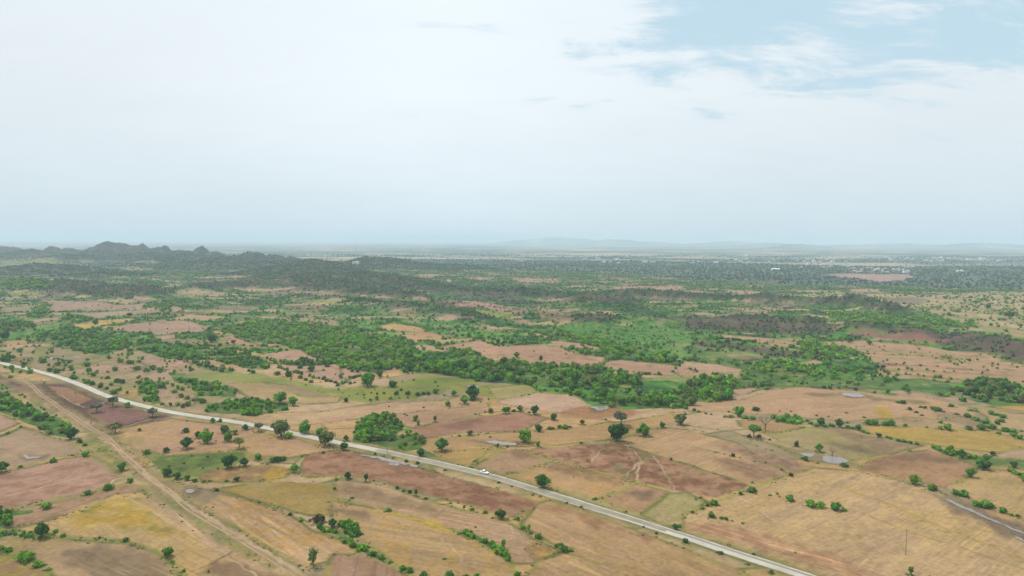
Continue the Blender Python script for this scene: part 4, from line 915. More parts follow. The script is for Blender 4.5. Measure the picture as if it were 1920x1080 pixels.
# ------------------------------------------------------------------ plants
def leaf_mat():
    m, nt, b = new_mat('leaf'); N = nt.nodes.new; L = nt.links.new; nt.nodes.remove(b)
    at = N('ShaderNodeAttribute'); at.attribute_name = 'tint'; oi = N('ShaderNodeObjectInfo')
    mx = N('ShaderNodeMix'); mx.data_type = 'RGBA'; mx.blend_type = 'MULTIPLY'; mx.inputs[0].default_value = 1.0
    L(at.outputs['Color'], mx.inputs[6]); L(oi.outputs['Color'], mx.inputs[7])
    d = N('ShaderNodeBsdfDiffuse'); t = N('ShaderNodeBsdfTranslucent'); L(mx.outputs[2], d.inputs[0]); L(mx.outputs[2], t.inputs[0])
    ms = N('ShaderNodeMixShader'); ms.inputs[0].default_value = 0.30; L(d.outputs[0], ms.inputs[1]); L(t.outputs[0], ms.inputs[2])
    L(ms.outputs[0], nt.nodes['Material Output'].inputs[0]); return m


LEAF = leaf_mat()
BARK = plain('bark', (0.10, 0.075, 0.055), 0.9, var=0.35, scale=3.0)
DEADBARK = plain('dead_bark', (0.17, 0.12, 0.09), 0.9, var=0.3, scale=3.0)


def ico(sub):
    import bmesh
    bm = bmesh.new(); bmesh.ops.create_icosphere(bm, subdivisions=sub, radius=1.0)
    bm.verts.ensure_lookup_table()
    v = np.array([q.co[:] for q in bm.verts]); f = np.array([[q.index for q in fa.verts] for fa in bm.faces]); bm.free(); return v, f


ICO = {k: ico(k) for k in (1, 2, 3)}


def crown(seed, kind, leaves, core):
    """leafy crown of unit width; returns verts, triangles, per-vertex shade; base at z = 0"""
    g = np.random.default_rng(seed)
    if kind == 'round': hz, z0, ncl = 0.38, 0.47, 24
    elif kind == 'thorn': hz, z0, ncl = 0.24, 0.52, 24
    elif kind == 'slender': hz, z0, ncl = 0.78, 0.98, 20
    else: hz, z0, ncl = 0.30, 0.26, 18
    # clump centres through an uneven shell
    c = g.normal(size=(ncl, 3)); c /= np.linalg.norm(c, axis=1)[:, None]
    c *= (0.30 + 0.70 * g.random(ncl) ** 0.5)[:, None]
    if kind in ('thorn',): c[:, 2] = np.abs(c[:, 2]) * 0.9 - 0.15
    if kind == 'bush': c[:, 2] = np.where(c[:, 2] < -0.5, -0.5, c[:, 2])
    cc = c * np.array([0.36, 0.36, hz * 0.78]) * (0.72 + 0.5 * g.random((ncl, 1)))
    crad = (0.085 + 0.10 * g.random(ncl)) * (0.85 if kind == 'thorn' else 1.0)
    shade = 0.58 + 0.8 * g.random(ncl)
    V, T, S = [], [], []
    n0 = 0
    if core:
        iv, it = ICO[core]
        nc = {3: ncl, 2: 9, 1: 0}[core] if leaves > 150 else 0
        # one uneven core plus a lump per clump, so that the outline is broken
        d = iv * (0.60 + 0.34 * perlin(iv[:, 0] * 2.2 + seed, iv[:, 1] * 2.2 + iv[:, 2] * 1.7, seed)[:, None] + 0.10 * g.random((len(iv), 1)))
        sc_ = np.array([0.42, 0.42, hz * (0.80 if kind != 'bush' else 0.95)]) if leaves > 0 else np.array([0.54, 0.54, hz * 1.15])
        V.append(d * sc_); T.append(it + n0); S.append(np.full(len(iv), 0.72) * (0.8 + 0.4 * g.random(len(iv)))); n0 += len(iv)
    if leaves:
        k = g.integers(0, ncl, leaves)
        o = g.normal(size=(leaves, 3)); o /= np.linalg.norm(o, axis=1)[:, None]
        p = cc[k] + o * (crad[k] * (0.45 + 0.75 * g.random(leaves) ** 0.6))[:, None] * np.array([1, 1, 0.8])
        nrm = o + 0.9 * p / np.array([.4, .4, hz]) * 0.6 + g.normal(size=(leaves, 3)) * 0.35; nrm[:, 2] += 0.25
        nrm /= np.linalg.norm(nrm, axis=1)[:, None]
        a = np.cross(nrm, g.normal(size=(leaves, 3))); a /= np.linalg.norm(a, axis=1)[:, None]; b = np.cross(nrm, a)
        sz = (0.030 + 0.028 * g.random(leaves))[:, None] * (1.0 if leaves > 500 else (1.35 if leaves > 150 else 2.2))
        q = np.stack([p - a * sz - b * sz * .7, p + a * sz - b * sz * .7, p + a * sz * .8 + b * sz * .8, p - a * sz * .7 + b * sz * .9], 1).reshape(-1, 3)
        i = np.arange(leaves) * 4 + n0
        V.append(q); T.append(np.stack([i, i + 1, i + 2], 1)); T.append(np.stack([i, i + 2, i + 3], 1))
        S.append(np.repeat(shade[k] * (0.8 + 0.4 * g.random(leaves)), 4))
    V = np.vstack(V); V[:, 2] += z0
    V[:, 2] = np.maximum(V[:, 2], 0.0 if kind == 'bush' else 0.08)
    return V, np.vstack(T), np.concatenate(S)


def limb_mesh(segs, k=6):
    """tapered tubes: list of (p0, r0, p1, r1)"""
    V, Fc = [], []
    for p0, r0, p1, r1 in segs:
        p0, p1 = np.array(p0, float), np.array(p1, float); d = p1 - p0; d /= np.linalg.norm(d) + 1e-9
        a = np.cross(d, [0.3, 0.9, 0.1] if abs(d[2]) > 0.9 else [0, 0, 1]); a /= np.linalg.norm(a); b = np.cross(d, a); n = len(V)
        for p, r in ((p0, r0), (p1, r1)):
            for i in range(k):
                t = 2 * math.pi * i / k; V.append(p + r * (math.cos(t) * a + math.sin(t) * b))
        for i in range(k): Fc.append((n + i, n + (i + 1) % k, n + k + (i + 1) % k, n + k + i))
    return np.array(V), np.array(Fc)


def trunk_segs(seed, kind, dead=False):
    g = random.Random(seed); segs = []
    zt = {'round': 0.22, 'thorn': 0.28, 'slender': 0.36, 'dead': 0.30}[kind]; r = {'round': .035, 'thorn': .03, 'slender': .035, 'dead': .035}[kind]
    top = (g.uniform(-.03, .03), g.uniform(-.03, .03), zt)
    segs.append(((0, 0, -0.05), r * 1.35, (top[0] * .5, top[1] * .5, zt * .5), r)); segs.append(((top[0] * .5, top[1] * .5, zt * .5), r, top, r * .85))

    def grow(p, d, l, rr, lev):
        e = tuple(p[i] + d[i] * l for i in range(3)); segs.append((p, rr, e, rr * .55))
        if lev == 0: return
        for _ in range(3 if dead else 2):
            nd = [d[i] + g.uniform(-.75, .75) for i in range(3)]; nd[2] = max(nd[2], 0.05 if not dead else -0.05)
            m = math.sqrt(sum(q * q for q in nd)); grow(e, [q / m for q in nd], l * g.uniform(.6, .8), rr * .55, lev - 1)
    for k in range(5):
        t = k * 2 * math.pi / 5 + g.uniform(-.4, .4); rise = {'round': .9, 'thorn': .7, 'slender': 3.0, 'dead': 1.1}[kind]
        d = (math.cos(t), math.sin(t), rise); m = math.sqrt(1 + rise * rise)
        grow(top, [q / m for q in d], {'round': .20, 'thorn': .24, 'slender': .34, 'dead': .24}[kind], r * .62, 3 if dead else 1)
    return segs


def crown_mesh(name, seed, kind, leaves, core):
    v, t, s = crown(seed, kind, leaves, core)
    return mesh_np(name, v, t, [LEAF], np.repeat(s[:, None], 3, 1))


VAR = {}
for kd, cnt, lv in (('round', 6, 1100), ('thorn', 5, 900), ('slender', 3, 900), ('bush', 7, 520)):
    VAR[kd] = []
    for i in range(cnt):
        cm = crown_mesh('crown' if kd != 'bush' else 'bush', 100 + 13 * i + len(kd), kd, lv, 3)
        tm = None
        if kd != 'bush':
            v, f = limb_mesh(trunk_segs(i * 7 + len(kd), kd)); tm = mesh_np('trunk', v, f, [BARK], smooth=True)
        VAR[kd].append((cm, tm))
VAR['dead'] = []
for i in range(3):
    v, f = limb_mesh(trunk_segs(51 + i, 'dead', True), 5); VAR['dead'].append((None, mesh_np('trunk', v, f, [DEADBARK], smooth=True)))

TONES = {'g': (0.120, 0.285, 0.032), 'd': (0.060, 0.156, 0.033), 'b': (0.170, 0.350, 0.030), 'o': (0.175, 0.222, 0.064), 'm': (0.102, 0.240, 0.034), 'k': (0.062, 0.120, 0.052), 'y': (0.145, 0.160, 0.092), 'n': (0.10, 0.075, 0.045)}
TONE_OF = {0: 'gmogdb', 1: 'ggmbbo', 2: 'gmgdob', 3: 'ddmgo', 4: 'bbgbmo', 5: 'ooy', 6: 'kkdm', 7: 'kkkkd'}


def tone_col(t):
    c = np.array(TONES[t]) * random.uniform(0.80, 1.22)
    c[0] *= random.uniform(0.88, 1.14); return c


def ang(): return random.uniform(0, 2 * math.pi)


def plant(kind, x, y, width, tone, label, group=None, name=None, squash=1.0, color=None):
    """one plant as its own object: trees are an Empty with trunk and crown; a bush is one leafy mesh"""
    z = height1(x, y); c = tone_col(tone) if color is None else color
    cm, tm = random.choice(VAR[kind])
    if kind == 'bush':
        o = link('bush', cm, None, (x, y, z - 0.05)); o.scale = (width, width * random.uniform(.82, 1.15), width * squash * random.uniform(.9, 1.1)); o.rotation_euler = (0, 0, ang()); o.color = (*c, 1)
        return tag(o, label, 'bush', group)
    nm = name or {'round': 'tree', 'thorn': 'thorn_tree', 'slender': 'tree', 'dead': 'bare_tree'}[kind]
    o = bpy.data.objects.new(nm, None); COL.objects.link(o); o.location = (x, y, z - 0.05); o.rotation_euler = (0, 0, ang())
    o.scale = (width, width * random.uniform(.9, 1.1), width * squash * random.uniform(.92, 1.08)); o.empty_display_size = 0.1
    t = link('trunk', tm, o)
    if cm is not None:
        q = link('crown', cm, o); q.color = (*c, 1)
    return tag(o, label, 'tree', group)


# ---- plants picked out one by one: window, x, y of the foot, width (window pixels), kind, tone, label
ONE = [
 (4, 545, 158, 78, 'thorn', 'y', 'grey green spreading tree in the dark red field, the larger by the pale cross track'),
 (4, 635, 128, 76, 'thorn', 'y', 'sparse grey spreading tree touching the road verge beside the dark red field'),
 (4, 720, 130, 38, 'round', 'g', 'small bright green tree on the road edge where the red field ends'),
 (4, 860, 186, 76, 'thorn', 'y', 'grey crowned thorn tree between the red field corner and the road'),
 (4, 650, 276, 82, 'thorn', 'o', 'dark flat topped tree at the lower corner of the dark red field, near the track'),
 (4, 785, 264, 22, 'round', 'd', 'tiny dark tree right of the flat topped tree by the dirt track'),
 (4, 155, 180, 44, 'thorn', 'y', 'thin grey tree at the upper end of the dark red field by the road'),
 (4, 1115, 306, 48, 'round', 'd', 'dark round tree at the left end of the tree clump below the road'),
 (4, 1165, 332, 88, 'round', 'g', 'broad green tree second from left in the tree clump below the road'),
 (4, 1285, 322, 72, 'round', 'g', 'tall green tree in the middle of the clump on the pink field below the road'),
 (4, 1262, 276, 58, 'round', 'd', 'dark tree at the back of the clump on the pink field below the road'),
 (4, 1322, 284, 38, 'round', 'm', 'small tree at the back right of the clump on the pink field'),
 (4, 1345, 362, 86, 'thorn', 'o', 'olive spreading tree standing in front of the clump on the pink field'),
 (4, 1050, 362, 82, 'round', 'd', 'dark low domed tree left of the clump on the pink field'),
 (4, 935, 384, 40, 'round', 'd', 'small dark tree at the upper edge of the grassy green field'),
 (4, 1195, 216, 34, 'round', 'm', 'left one of two small trees on the lower road verge at left'),
 (4, 1240, 214, 28, 'round', 'm', 'right one of two small trees on the lower road verge at left'),
 (4, 1380, 258, 42, 'round', 'd', 'dark tree on the lower road edge left of the grey roadside tree'),
 (4, 1455, 268, 68, 'thorn', 'y', 'grey roadside tree between the dark tree and the big olive tree'),
 (4, 1580, 295, 132, 'round', 'o', 'big olive tree overhanging the road, widest of the roadside trees'),
 (4, 1622, 306, 56, 'round', 'b', 'bright green tree leaning against the big olive roadside tree'),
 (4, 1715, 278, 98, 'round', 'g', 'wide green tree on the upper road verge right of the big olive tree'),
 (4, 1795, 290, 62, 'round', 'm', 'smaller tree on the upper road verge before the road grows clear again'),
 (4, 1830, 348, 116, 'round', 'o', 'large olive tree on the lower road verge nearest the wet red field'),
 (4, 685, 486, 54, 'round', 'g', 'lone round tree on the grassy verge left of the dirt track'),
 (4, 1285, 472, 92, 'round', 'd', 'dark round tree at the right end of the grassy green field'),
 (4, 1372, 462, 62, 'round', 'd', 'dark tree just right of the round tree in the grassy green field'),
 (4, 1450, 424, 48, 'round', 'g', 'upright green tree on the bank above the small yellow field'),
 (4, 1660, 497, 66, 'round', 'g', 'full green tree on a visible trunk at the tip of the small yellow field'),
 (4, 945, 518, 58, 'round', 'd', 'left dark tree of the pair at the lower edge of the grassy green field'),
 (4, 998, 534, 54, 'round', 'd', 'right dark tree of the pair at the lower edge of the grassy green field'),
 (4, 1055, 542, 38, 'round', 'd', 'small dark tree right of the dark pair below the grassy green field'),
 (4, 1330, 547, 38, 'round', 'd', 'small dark tree under the brown field beside the yellow corner'),
 (4, 240, 862, 84, 'round', 'd', 'dark tree rising from the short hedge at lower left'),
 (4, 8, 496, 70, 'round', 'd', 'dark tree cut by the left edge beside the pink striped field'),
 (4, 945, 970, 74, 'round', 'g', 'full round tree at the tip of the curved brown field, bottom left'),
 (4, 1762, 1032, 72, 'slender', 'o', 'pale feathery young tree on a thin trunk by the bottom edge'),
 (4, 1870, 806, 62, 'round', 'd', 'dark ragged tree at the top of the bottom middle hedge'),
 (4, 1795, 778, 84, 'bush', 'n', 'brown withered brushwood beside the dark ragged tree in the hedge'),
 (4, 400, 310, 76, 'round', 'd', 'dark tree at the lower tip of the long left thicket'),
 (5, 25, 320, 44, 'round', 'd', 'dark tree standing alone left of the dense roadside grove'),
 (5, 12, 372, 60, 'round', 'd', 'dark bushy tree on the lower road verge at the red field corner'),
 (5, 445, 406, 56, 'round', 'd', 'dark tree by the road between the grove and the domed tree'),
 (5, 565, 374, 102, 'round', 'd', 'big dark domed tree right of the roadside grove'),
 (5, 418, 207, 46, 'round', 'g', 'green tree on the field bank right above the dense grove'),
 (5, 432, 232, 30, 'round', 'm', 'small tree in front of the green tree above the dense grove'),
 (5, 527, 214, 30, 'slender', 'd', 'narrow dark tree on the pink slope right of the grove'),
 (5, 723, 290, 42, 'round', 'o', 'olive tree on the bank between the rose field and the tan field'),
 (5, 597, 124, 46, 'round', 'g', 'lone green tree on the pale field left of the pond copse'),
 (5, 690, 112, 62, 'round', 'g', 'green tree in front of the dark copse below the little pond'),
 (5, 735, 84, 112, 'round', 'd', 'wide dark tree forming the copse below the little pond'),
 (5, 634, 66, 46, 'round', 'm', 'small tree at the left end of the copse below the little pond'),
 (5, 840, 161, 42, 'round', 'o', 'pale olive tree left of the two dark trees on the field bank'),
 (5, 926, 166, 62, 'round', 'g', 'green round tree on the bank at the top of the rose field'),
 (5, 1003, 153, 46, 'round', 'd', 'dark tree just right of the round tree topping the rose field'),
 (5, 1087, 171, 68, 'round', 'd', 'dark round tree below the pale pink field, alone'),
 (5, 1193, 203, 50, 'round', 'd', 'dark round tree at the end of the rose field by the orange soil'),
 (5, 1355, 229, 40, 'round', 'd', 'small dark round tree on the orange soil below the muddy pond'),
 (5, 1107, 267, 54, 'round', 'd', 'dark tree at the right end of the bank below the rose field'),
 (5, 1036, 327, 98, 'round', 'g', 'broad green tree standing at the right end of the long shallow pond'),
 (5, 1106, 352, 40, 'round', 'g', 'smaller green tree right of the broad tree at the long pond'),
 (5, 880, 352, 24, 'round', 'd', 'small dark tree at the near shore of the long pond'),
 (5, 935, 356, 20, 'round', 'y', 'tiny grey tree at the near shore of the long pond'),
 (5, 1130, 584, 112, 'round', 'd', 'large dark tree alone beside the road right of the white car'),
 (5, 35, 534, 50, 'round', 'd', 'dark round tree at the left end of the wet red field'),
 (5, 140, 551, 38, 'slender', 'd', 'dark pointed tree at the lower edge of the wet red field'),
 (5, 420, 630, 28, 'slender', 'd', 'small dark upright tree on the hedge bank below the wet red field'),
 (5, 897, 757, 78, 'round', 'd', 'dark round tree at the lower tip of the wet red field'),
 (5, 1055, 832, 34, 'slender', 'b', 'slender bright tree on the bank below the road, bottom middle'),
 (5, 912, 925, 40, 'slender', 'b', 'slender bright green tree growing at the end of the dense low hedge'),
 (5, 1550, 322, 134, 'round', 'd', 'largest dark round tree above the red brown field'),
 (5, 1700, 291, 96, 'round', 'g', 'bright round tree right of the largest dark tree above the red brown field'),
 (5, 1572, 232, 124, 'thorn', 'y', 'half bare grey tree behind the largest dark round tree'),
 (5, 1803, 247, 46, 'round', 'd', 'small dark tree right of the bright round tree on the field bank'),
 (5, 1908, 228, 84, 'round', 'o', 'olive tree on the bank left of the bare knoll'),
 (5, 1880, 818, 42, 'round', 'd', 'dark small tree on the upper road verge beside the greenish field'),
 (6, 320, 183, 78, 'round', 'g', 'bright round tree at the foot of the bare knoll'),
 (6, 400, 301, 98, 'thorn', 'm', 'green umbrella shaped tree in front of the dead tree'),
 (6, 466, 263, 84, 'dead', 'n', 'leafless brown tree behind the green umbrella shaped tree'),
 (6, 840, 408, 50, 'dead', 'n', 'leafless tree standing at the edge of the twin pond'),
 (6, 640, 352, 38, 'round', 'd', 'small dark tree left of the twin pond'),
 (6, 768, 384, 60, 'round', 'g', 'round green tree on a thin trunk beside the leafless pond tree'),
 (6, 775, 232, 54, 'round', 'd', 'dark tree in the hedge line right of the dead tree hedge'),
 (6, 880, 243, 56, 'round', 'd', 'dark spreading tree in the hedge line left of the yellow field'),
 (6, 985, 258, 42, 'round', 'd', 'dark tree at the corner of the yellow field'),
 (6, 1105, 300, 34, 'round', 'd', 'small dark tree on the lower edge of the yellow field'),
 (6, 1303, 566, 66, 'round', 'b', 'bright green rounded tree on the brown mound at right'),
 (6, 1617, 524, 58, 'round', 'g', 'green tree in front of the dark belt at right'),
 (6, 1570, 418, 56, 'round', 'd', 'dark tree rising from the belt below the yellow field'),
 (6, 1745, 402, 34, 'round', 'd', 'small dark tree on the upper side of the belt at right'),
 (6, 1692, 482, 66, 'round', 'd', 'big dark tree at the bend of the belt at right'),
 (6, 1283, 1076, 34, 'slender', 'g', 'small upright tree touching the bottom edge right of the road'),
 (6, 610, 518, 38, 'bush', 'n', 'dark brown bush where the field banks meet below the twin pond'),
 (6, 1865, 470, 40, 'round', 'd', 'dark tree on the belt near the right edge'),
 (5, 735, 92, 50, 'round', 'd', 'dark tree at the right end of the copse below the little pond'),
 (1, 1575, 1010, 100, 'round', 'g', 'big bright round tree on the shoulder above the road clump'),
 (1, 1645, 1022, 66, 'round', 'g', 'green tree right of the big round tree on the shoulder'),
 (1, 30, 650, 56, 'round', 'd', 'dark tree at the left edge above the orange terrace'),
 (1, 535, 565, 36, 'round', 'd', 'dark round tree standing on the yellow terrace at upper left'),
 (1, 728, 522, 34, 'round', 'd', 'dark tree on the grey terrace at upper left'),
 (1, 1190, 665, 70, 'round', 'd', 'dark low tree at the right of the winding tree belt head'),
 (1, 1312, 675, 36, 'round', 'd', 'dark tree alone on the pink terrace beside the broad green wood'),
 (2, 985, 752, 48, 'round', 'd', 'dark round tree alone on the pink terrace right of the middle'),
 (2, 1122, 780, 34, 'slender', 'd', 'dark upright tree on the lower edge of the pink terrace'),
 (2, 880, 672, 38, 'round', 'd', 'dark tree above the pink terraces near the middle'),
 (2, 205, 828, 80, 'round', 'g', 'green tree at the left of the central wood beside the pink strip'),
 (2, 215, 860, 46, 'round', 'd', 'dark tree under the pink strip left of the green meadow'),
 (2, 148, 910, 104, 'round', 'g', 'broad bright tree on the left part of the green meadow'),
 (2, 580, 842, 110, 'round', 'b', 'broad bright tree on the upper edge of the green meadow'),
 (2, 352, 838, 42, 'round', 'm', 'round tree left of the broad bright tree above the meadow'),
 (2, 530, 955, 44, 'round', 'm', 'round tree at the right end of the bush row on the meadow edge'),
 (2, 25, 1002, 36, 'round', 'd', 'dark tree at the lower left corner of the meadow'),
 (2, 200, 990, 30, 'round', 'm', 'small tree on the lower edge of the meadow'),
 (3, 1050, 680, 30, 'round', 'd', 'dark tree on the upper terrace below the rocky ridge at right'),
 (3, 940, 668, 42, 'round', 'd', 'dark tree left on the upper terrace below the rocky ridge'),
 (3, 1840, 530, 46, 'round', 'd', 'dark round tree on the pale plain near the right edge'),
 (3, 1720, 480, 38, 'round', 'm', 'round tree on the pale plain left of the dark one'),
 (3, 1268, 945, 32, 'round', 'm', 'small tree at the top of the bare knoll near its pond'),
 (3, 475, 925, 56, 'thorn', 'y', 'grey tree in front of the bright wood left of the knoll'),
 (3, 1125, 815, 30, 'round', 'd', 'dark tree at the left end of the terraces at right'),
]
# rows of bushes: window, phrase, list of (x, y, width), tone
ROWS = [
 (4, 'bushes between the pink striped field and the yellow field', [(260, 700, 58), (492, 622, 46), (610, 594, 58), (732, 552, 40)], 'g'),
 (4, 'bushes on the bank above the pink striped field', [(115, 470, 28), (300, 440, 42), (404, 404, 16), (480, 406, 46)], 'g'),
 (4, 'bushes curving along the bottom left corner bank', [(6, 930, 40), (50, 942, 46), (145, 992, 92), (212, 1027, 62), (270, 1046, 30)], 'b'),
 (4, 'small bushes below the full round tree at bottom left', [(965, 1004, 28), (1035, 1056, 24)], 'g'),
 (4, 'low bushes along the lower side of the grassy green field', [(1095, 551, 34), (1145, 552, 28), (1177, 549, 22), (1273, 549, 24)], 'd'),
 (4, 'bushes on the bank left of the full green tree', [(1530, 438, 46), (1560, 436, 60), (1592, 430, 50), (1225, 480, 14)], 'd'),
 (4, 'bushes at the top of the grassy green field', [(825, 392, 42), (1045, 272, 46)], 'd'),
 (4, 'single bushes dotted on the olive field in the lower left', [(1220, 602, 30), (1455, 670, 22), (1880, 592, 24), (1700, 410, 14), (1820, 390, 22), (1632, 738, 30)], 'd'),
 (4, 'small bushes on the grassy verge of the dirt track', [(478, 348, 26), (355, 858, 30), (705, 884, 36), (560, 868, 22), (450, 330, 34)], 'd'),
 (5, 'small bushes on the road verge by the wet red field', [(190, 398, 20), (240, 408, 18), (292, 418, 18), (366, 438, 30), (430, 448, 28), (585, 486, 22), (655, 456, 16), (885, 558, 20), (960, 578, 18)], 'd'),
 (5, 'small bushes on the lower verge below the large dark tree', [(1080, 624, 16), (1120, 634, 18), (1270, 670, 20), (1350, 694, 20), (1700, 806, 16), (1772, 844, 24)], 'd'),
 (5, 'tiny bushes along the upper road verge', [(735, 472, 16), (850, 506, 14), (1215, 602, 16), (1430, 650, 28), (1600, 722, 18), (750, 436, 18)], 'd'),
 (5, 'bushes on the hedge bank below the wet red field', [(315, 588, 28), (350, 604, 30), (386, 614, 36), (475, 648, 26), (615, 672, 16), (690, 694, 20), (733, 708, 30), (810, 726, 30), (850, 756, 18)], 'd'),
 (5, 'lone bushes on the bare fields of the bottom middle', [(263, 714, 42), (60, 644, 28), (665, 842, 26), (584, 985, 20), (990, 1078, 54), (1075, 1020, 12), (150, 920, 20)], 'g'),
 (5, 'bushes on the grassy bank climbing from hedge to road', [(1018, 716, 20), (992, 764, 34), (1020, 814, 44), (1062, 842, 26), (1110, 868, 50), (1208, 916, 36), (1252, 942, 62), (1292, 942, 30), (1235, 905, 30)], 'g'),
 (5, 'bushes at the bottom edge left of the dense low hedge', [(345, 1046, 50), (385, 1056, 50), (462, 1086, 60), (610, 1085, 60), (700, 1088, 40), (760, 1086, 40)], 'g'),
 (5, 'rounded bushes ending the long bottom hedge', [(180, 962, 50), (228, 986, 52), (275, 1004, 26)], 'g'),
 (5, 'bushes on the bank below the rose field', [(1172, 254, 40), (1192, 252, 26), (1228, 246, 40), (1256, 250, 62), (1284, 244, 30), (770, 286, 20), (918, 270, 14), (838, 300, 20), (975, 270, 16), (825, 278, 16), (664, 294, 22), (1350, 334, 22)], 'd'),  # some of the tiny ones stand in for likely grazing animals
 (5, 'bushes between the two dark trees topping the rose field', [(970, 156, 34), (1058, 162, 20)], 'd'),
 (5, 'tiny bushes scattered over the pale slope above the grove', [(268, 128, 14), (463, 134, 16), (258, 168, 14), (370, 178, 16), (356, 172, 14), (235, 176, 36)], 'd'),  # a tiny one out on the slope stands in for a likely grazing animal
 (6, 'bushes along the bank from the road to the twin pond', [(55, 724, 26), (110, 703, 34), (140, 688, 26), (175, 680, 64), (325, 620, 32), (388, 608, 58), (393, 556, 16), (410, 600, 20), (102, 642, 16)], 'd'),
 (6, 'round bushes set in a row on the wide tan field', [(600, 655, 58), (720, 688, 66), (775, 694, 66), (862, 708, 72), (910, 714, 32), (545, 634, 14)], 'b'),
 (6, 'low bushes at the left end of the wide tan field', [(160, 750, 54), (220, 758, 26), (245, 764, 34), (335, 784, 20), (276, 770, 12), (495, 627, 16)], 'g'),
 (6, 'bushes beside the twin pond', [(690, 431, 42), (905, 466, 44), (925, 464, 24), (670, 420, 18), (490, 316, 18)], 'd'),
 (6, 'bushes on the bank beside the muddy stream at right', [(1407, 596, 62), (1535, 622, 50), (1580, 632, 56), (1655, 684, 60), (1700, 694, 76), (1738, 696, 40), (1802, 724, 52), (1852, 742, 20), (1885, 748, 24)], 'g'),
 (6, 'small bushes dotted on the bare knoll', [(547, 153, 14), (920, 163, 18), (1278, 146, 30), (1315, 162, 26), (1346, 178, 24), (1340, 132, 24), (1362, 136, 30), (1410, 144, 40), (1436, 152, 50), (1470, 158, 20), (1510, 127, 42), (1212, 106, 36), (1242, 110, 40), (608, 155, 16), (755, 180, 18), (1020, 190, 22), (820, 184, 16), (258, 158, 18)], 'd'),
 (6, 'bushes in the hedge above the yellow field', [(1045, 228, 52), (1082, 230, 46), (1140, 232, 50), (1172, 232, 60), (1253, 237, 28), (1450, 220, 30), (1448, 254, 36), (1490, 258, 62), (1372, 246, 18)], 'g'),
 (6, 'bushes on the terrace banks at the right edge', [(1620, 150, 34), (1650, 152, 24), (1735, 168, 46), (1765, 176, 40), (1800, 190, 40), (1790, 212, 48), (1770, 226, 36), (1600, 186, 46), (1650, 206, 44), (1700, 222, 50), (1735, 250, 58), (1610, 256, 50), (1680, 256, 60), (1540, 172, 30), (1815, 266, 50), (1855, 268, 44), (1860, 292, 44), (1895, 308, 44), (1780, 280, 26), (1905, 266, 26)], 'g'),
 (6, 'bushes along the lower edge of the yellow field', [(1015, 272, 30), (1040, 280, 24), (1150, 304, 26), (1170, 310, 22), (1212, 322, 28), (1245, 328, 34), (1280, 334, 30), (1315, 342, 30), (1276, 376, 14)], 'g'),
 (6, 'bushes in the hedge from dead tree to yellow field', [(240, 186, 30), (270, 188, 40), (350, 194, 46), (395, 198, 46), (720, 226, 40), (750, 238, 40), (800, 240, 40), (838, 238, 46), (925, 220, 24), (930, 246, 36), (955, 252, 34), (700, 210, 26)], 'g'),
 (6, "bushes by the olive tree at the knoll's left foot", [(20, 140, 34), (65, 152, 28), (90, 158, 24), (415, 150, 50), (398, 148, 24), (130, 168, 20), (160, 172, 16)], 'd'),
 (6, 'small bushes on the lower road verge, bottom right', [(15, 893, 40), (215, 956, 34), (195, 950, 20), (368, 1015, 22), (398, 960, 22), (497, 1064, 32), (262, 905, 14)], 'd'),
 (6, 'small bushes on the brown strips left of twin pond', [(285, 408, 32), (555, 484, 18), (405, 438, 12), (500, 374, 12), (375, 300, 30), (430, 300, 30)], 'n'),
 (1, 'dark bushes on the meadow edge left of the pink strips', [(1560, 850, 44), (1622, 858, 60), (1690, 868, 40), (1722, 880, 36), (1750, 892, 36), (1835, 886, 26), (1898, 912, 26), (1425, 840, 40), (1400, 830, 30)], 'd'),
 (1, 'dark bushes on the pink terrace right of the winding belt', [(1700, 776, 60), (1738, 778, 44), (1785, 774, 30), (1842, 802, 50), (1750, 828, 58), (1690, 812, 40), (1820, 824, 22), (1870, 772, 40)], 'd'),
 (1, 'bushes along the upper road verge at the left edge', [(40, 770, 70), (65, 812, 40), (60, 866, 26), (135, 795, 34), (112, 722, 40), (165, 840, 44), (120, 830, 14)], 'g'),
 (1, 'bushes on the bushy slope above the road', [(240, 780, 46), (280, 830, 36), (320, 838, 44), (325, 795, 40), (350, 770, 20), (410, 872, 40), (490, 800, 46), (500, 830, 40), (490, 895, 50), (520, 905, 40), (525, 855, 36), (565, 920, 40), (605, 870, 36), (650, 825, 44), (640, 955, 50), (660, 890, 44), (690, 895, 44), (725, 785, 40), (745, 785, 34), (775, 820, 40), (785, 862, 20), (825, 882, 30), (860, 820, 50), (900, 830, 46), (905, 920, 66), (980, 950, 36), (1018, 975, 40), (1055, 985, 44), (1055, 1022, 46), (600, 930, 30), (470, 880, 20), (1140, 1005, 50), (430, 870, 24)], 'm'),
 (2, 'bushes along the lower meadow edge', [(240, 955, 24), (275, 985, 30), (310, 960, 36), (375, 960, 40), (430, 965, 44), (460, 960, 40), (490, 960, 40), (290, 915, 70), (130, 980, 14), (163, 992, 22)], 'd'),
 (2, 'bushes on the pink strips left of the meadow', [(30, 802, 50), (75, 795, 24), (62, 832, 30), (92, 834, 34), (130, 798, 18), (258, 822, 26), (15, 895, 24), (50, 900, 30), (75, 895, 20)], 'd'),
 (2, 'bushes among the pale pink field below the central wood', [(1285, 950, 40), (1290, 965, 30), (1310, 950, 24), (1360, 978, 36), (1215, 942, 26), (1145, 940, 26), (1098, 935, 20), (1250, 925, 24), (1055, 962, 20), (1015, 966, 12)], 'm'),
]


def first_n(n): return ('first', 'second', 'third', 'fourth', 'fifth', 'sixth', 'seventh', 'eighth', 'ninth', 'tenth', 'eleventh', 'twelfth', '13th', '14th', '15th', '16th', '17th', '18th', '19th', '20th',
                        '21st', '22nd', '23rd', '24th', '25th', '26th', '27th', '28th', '29th', '30th', '31st', '32nd', '33rd', '34th')[n]


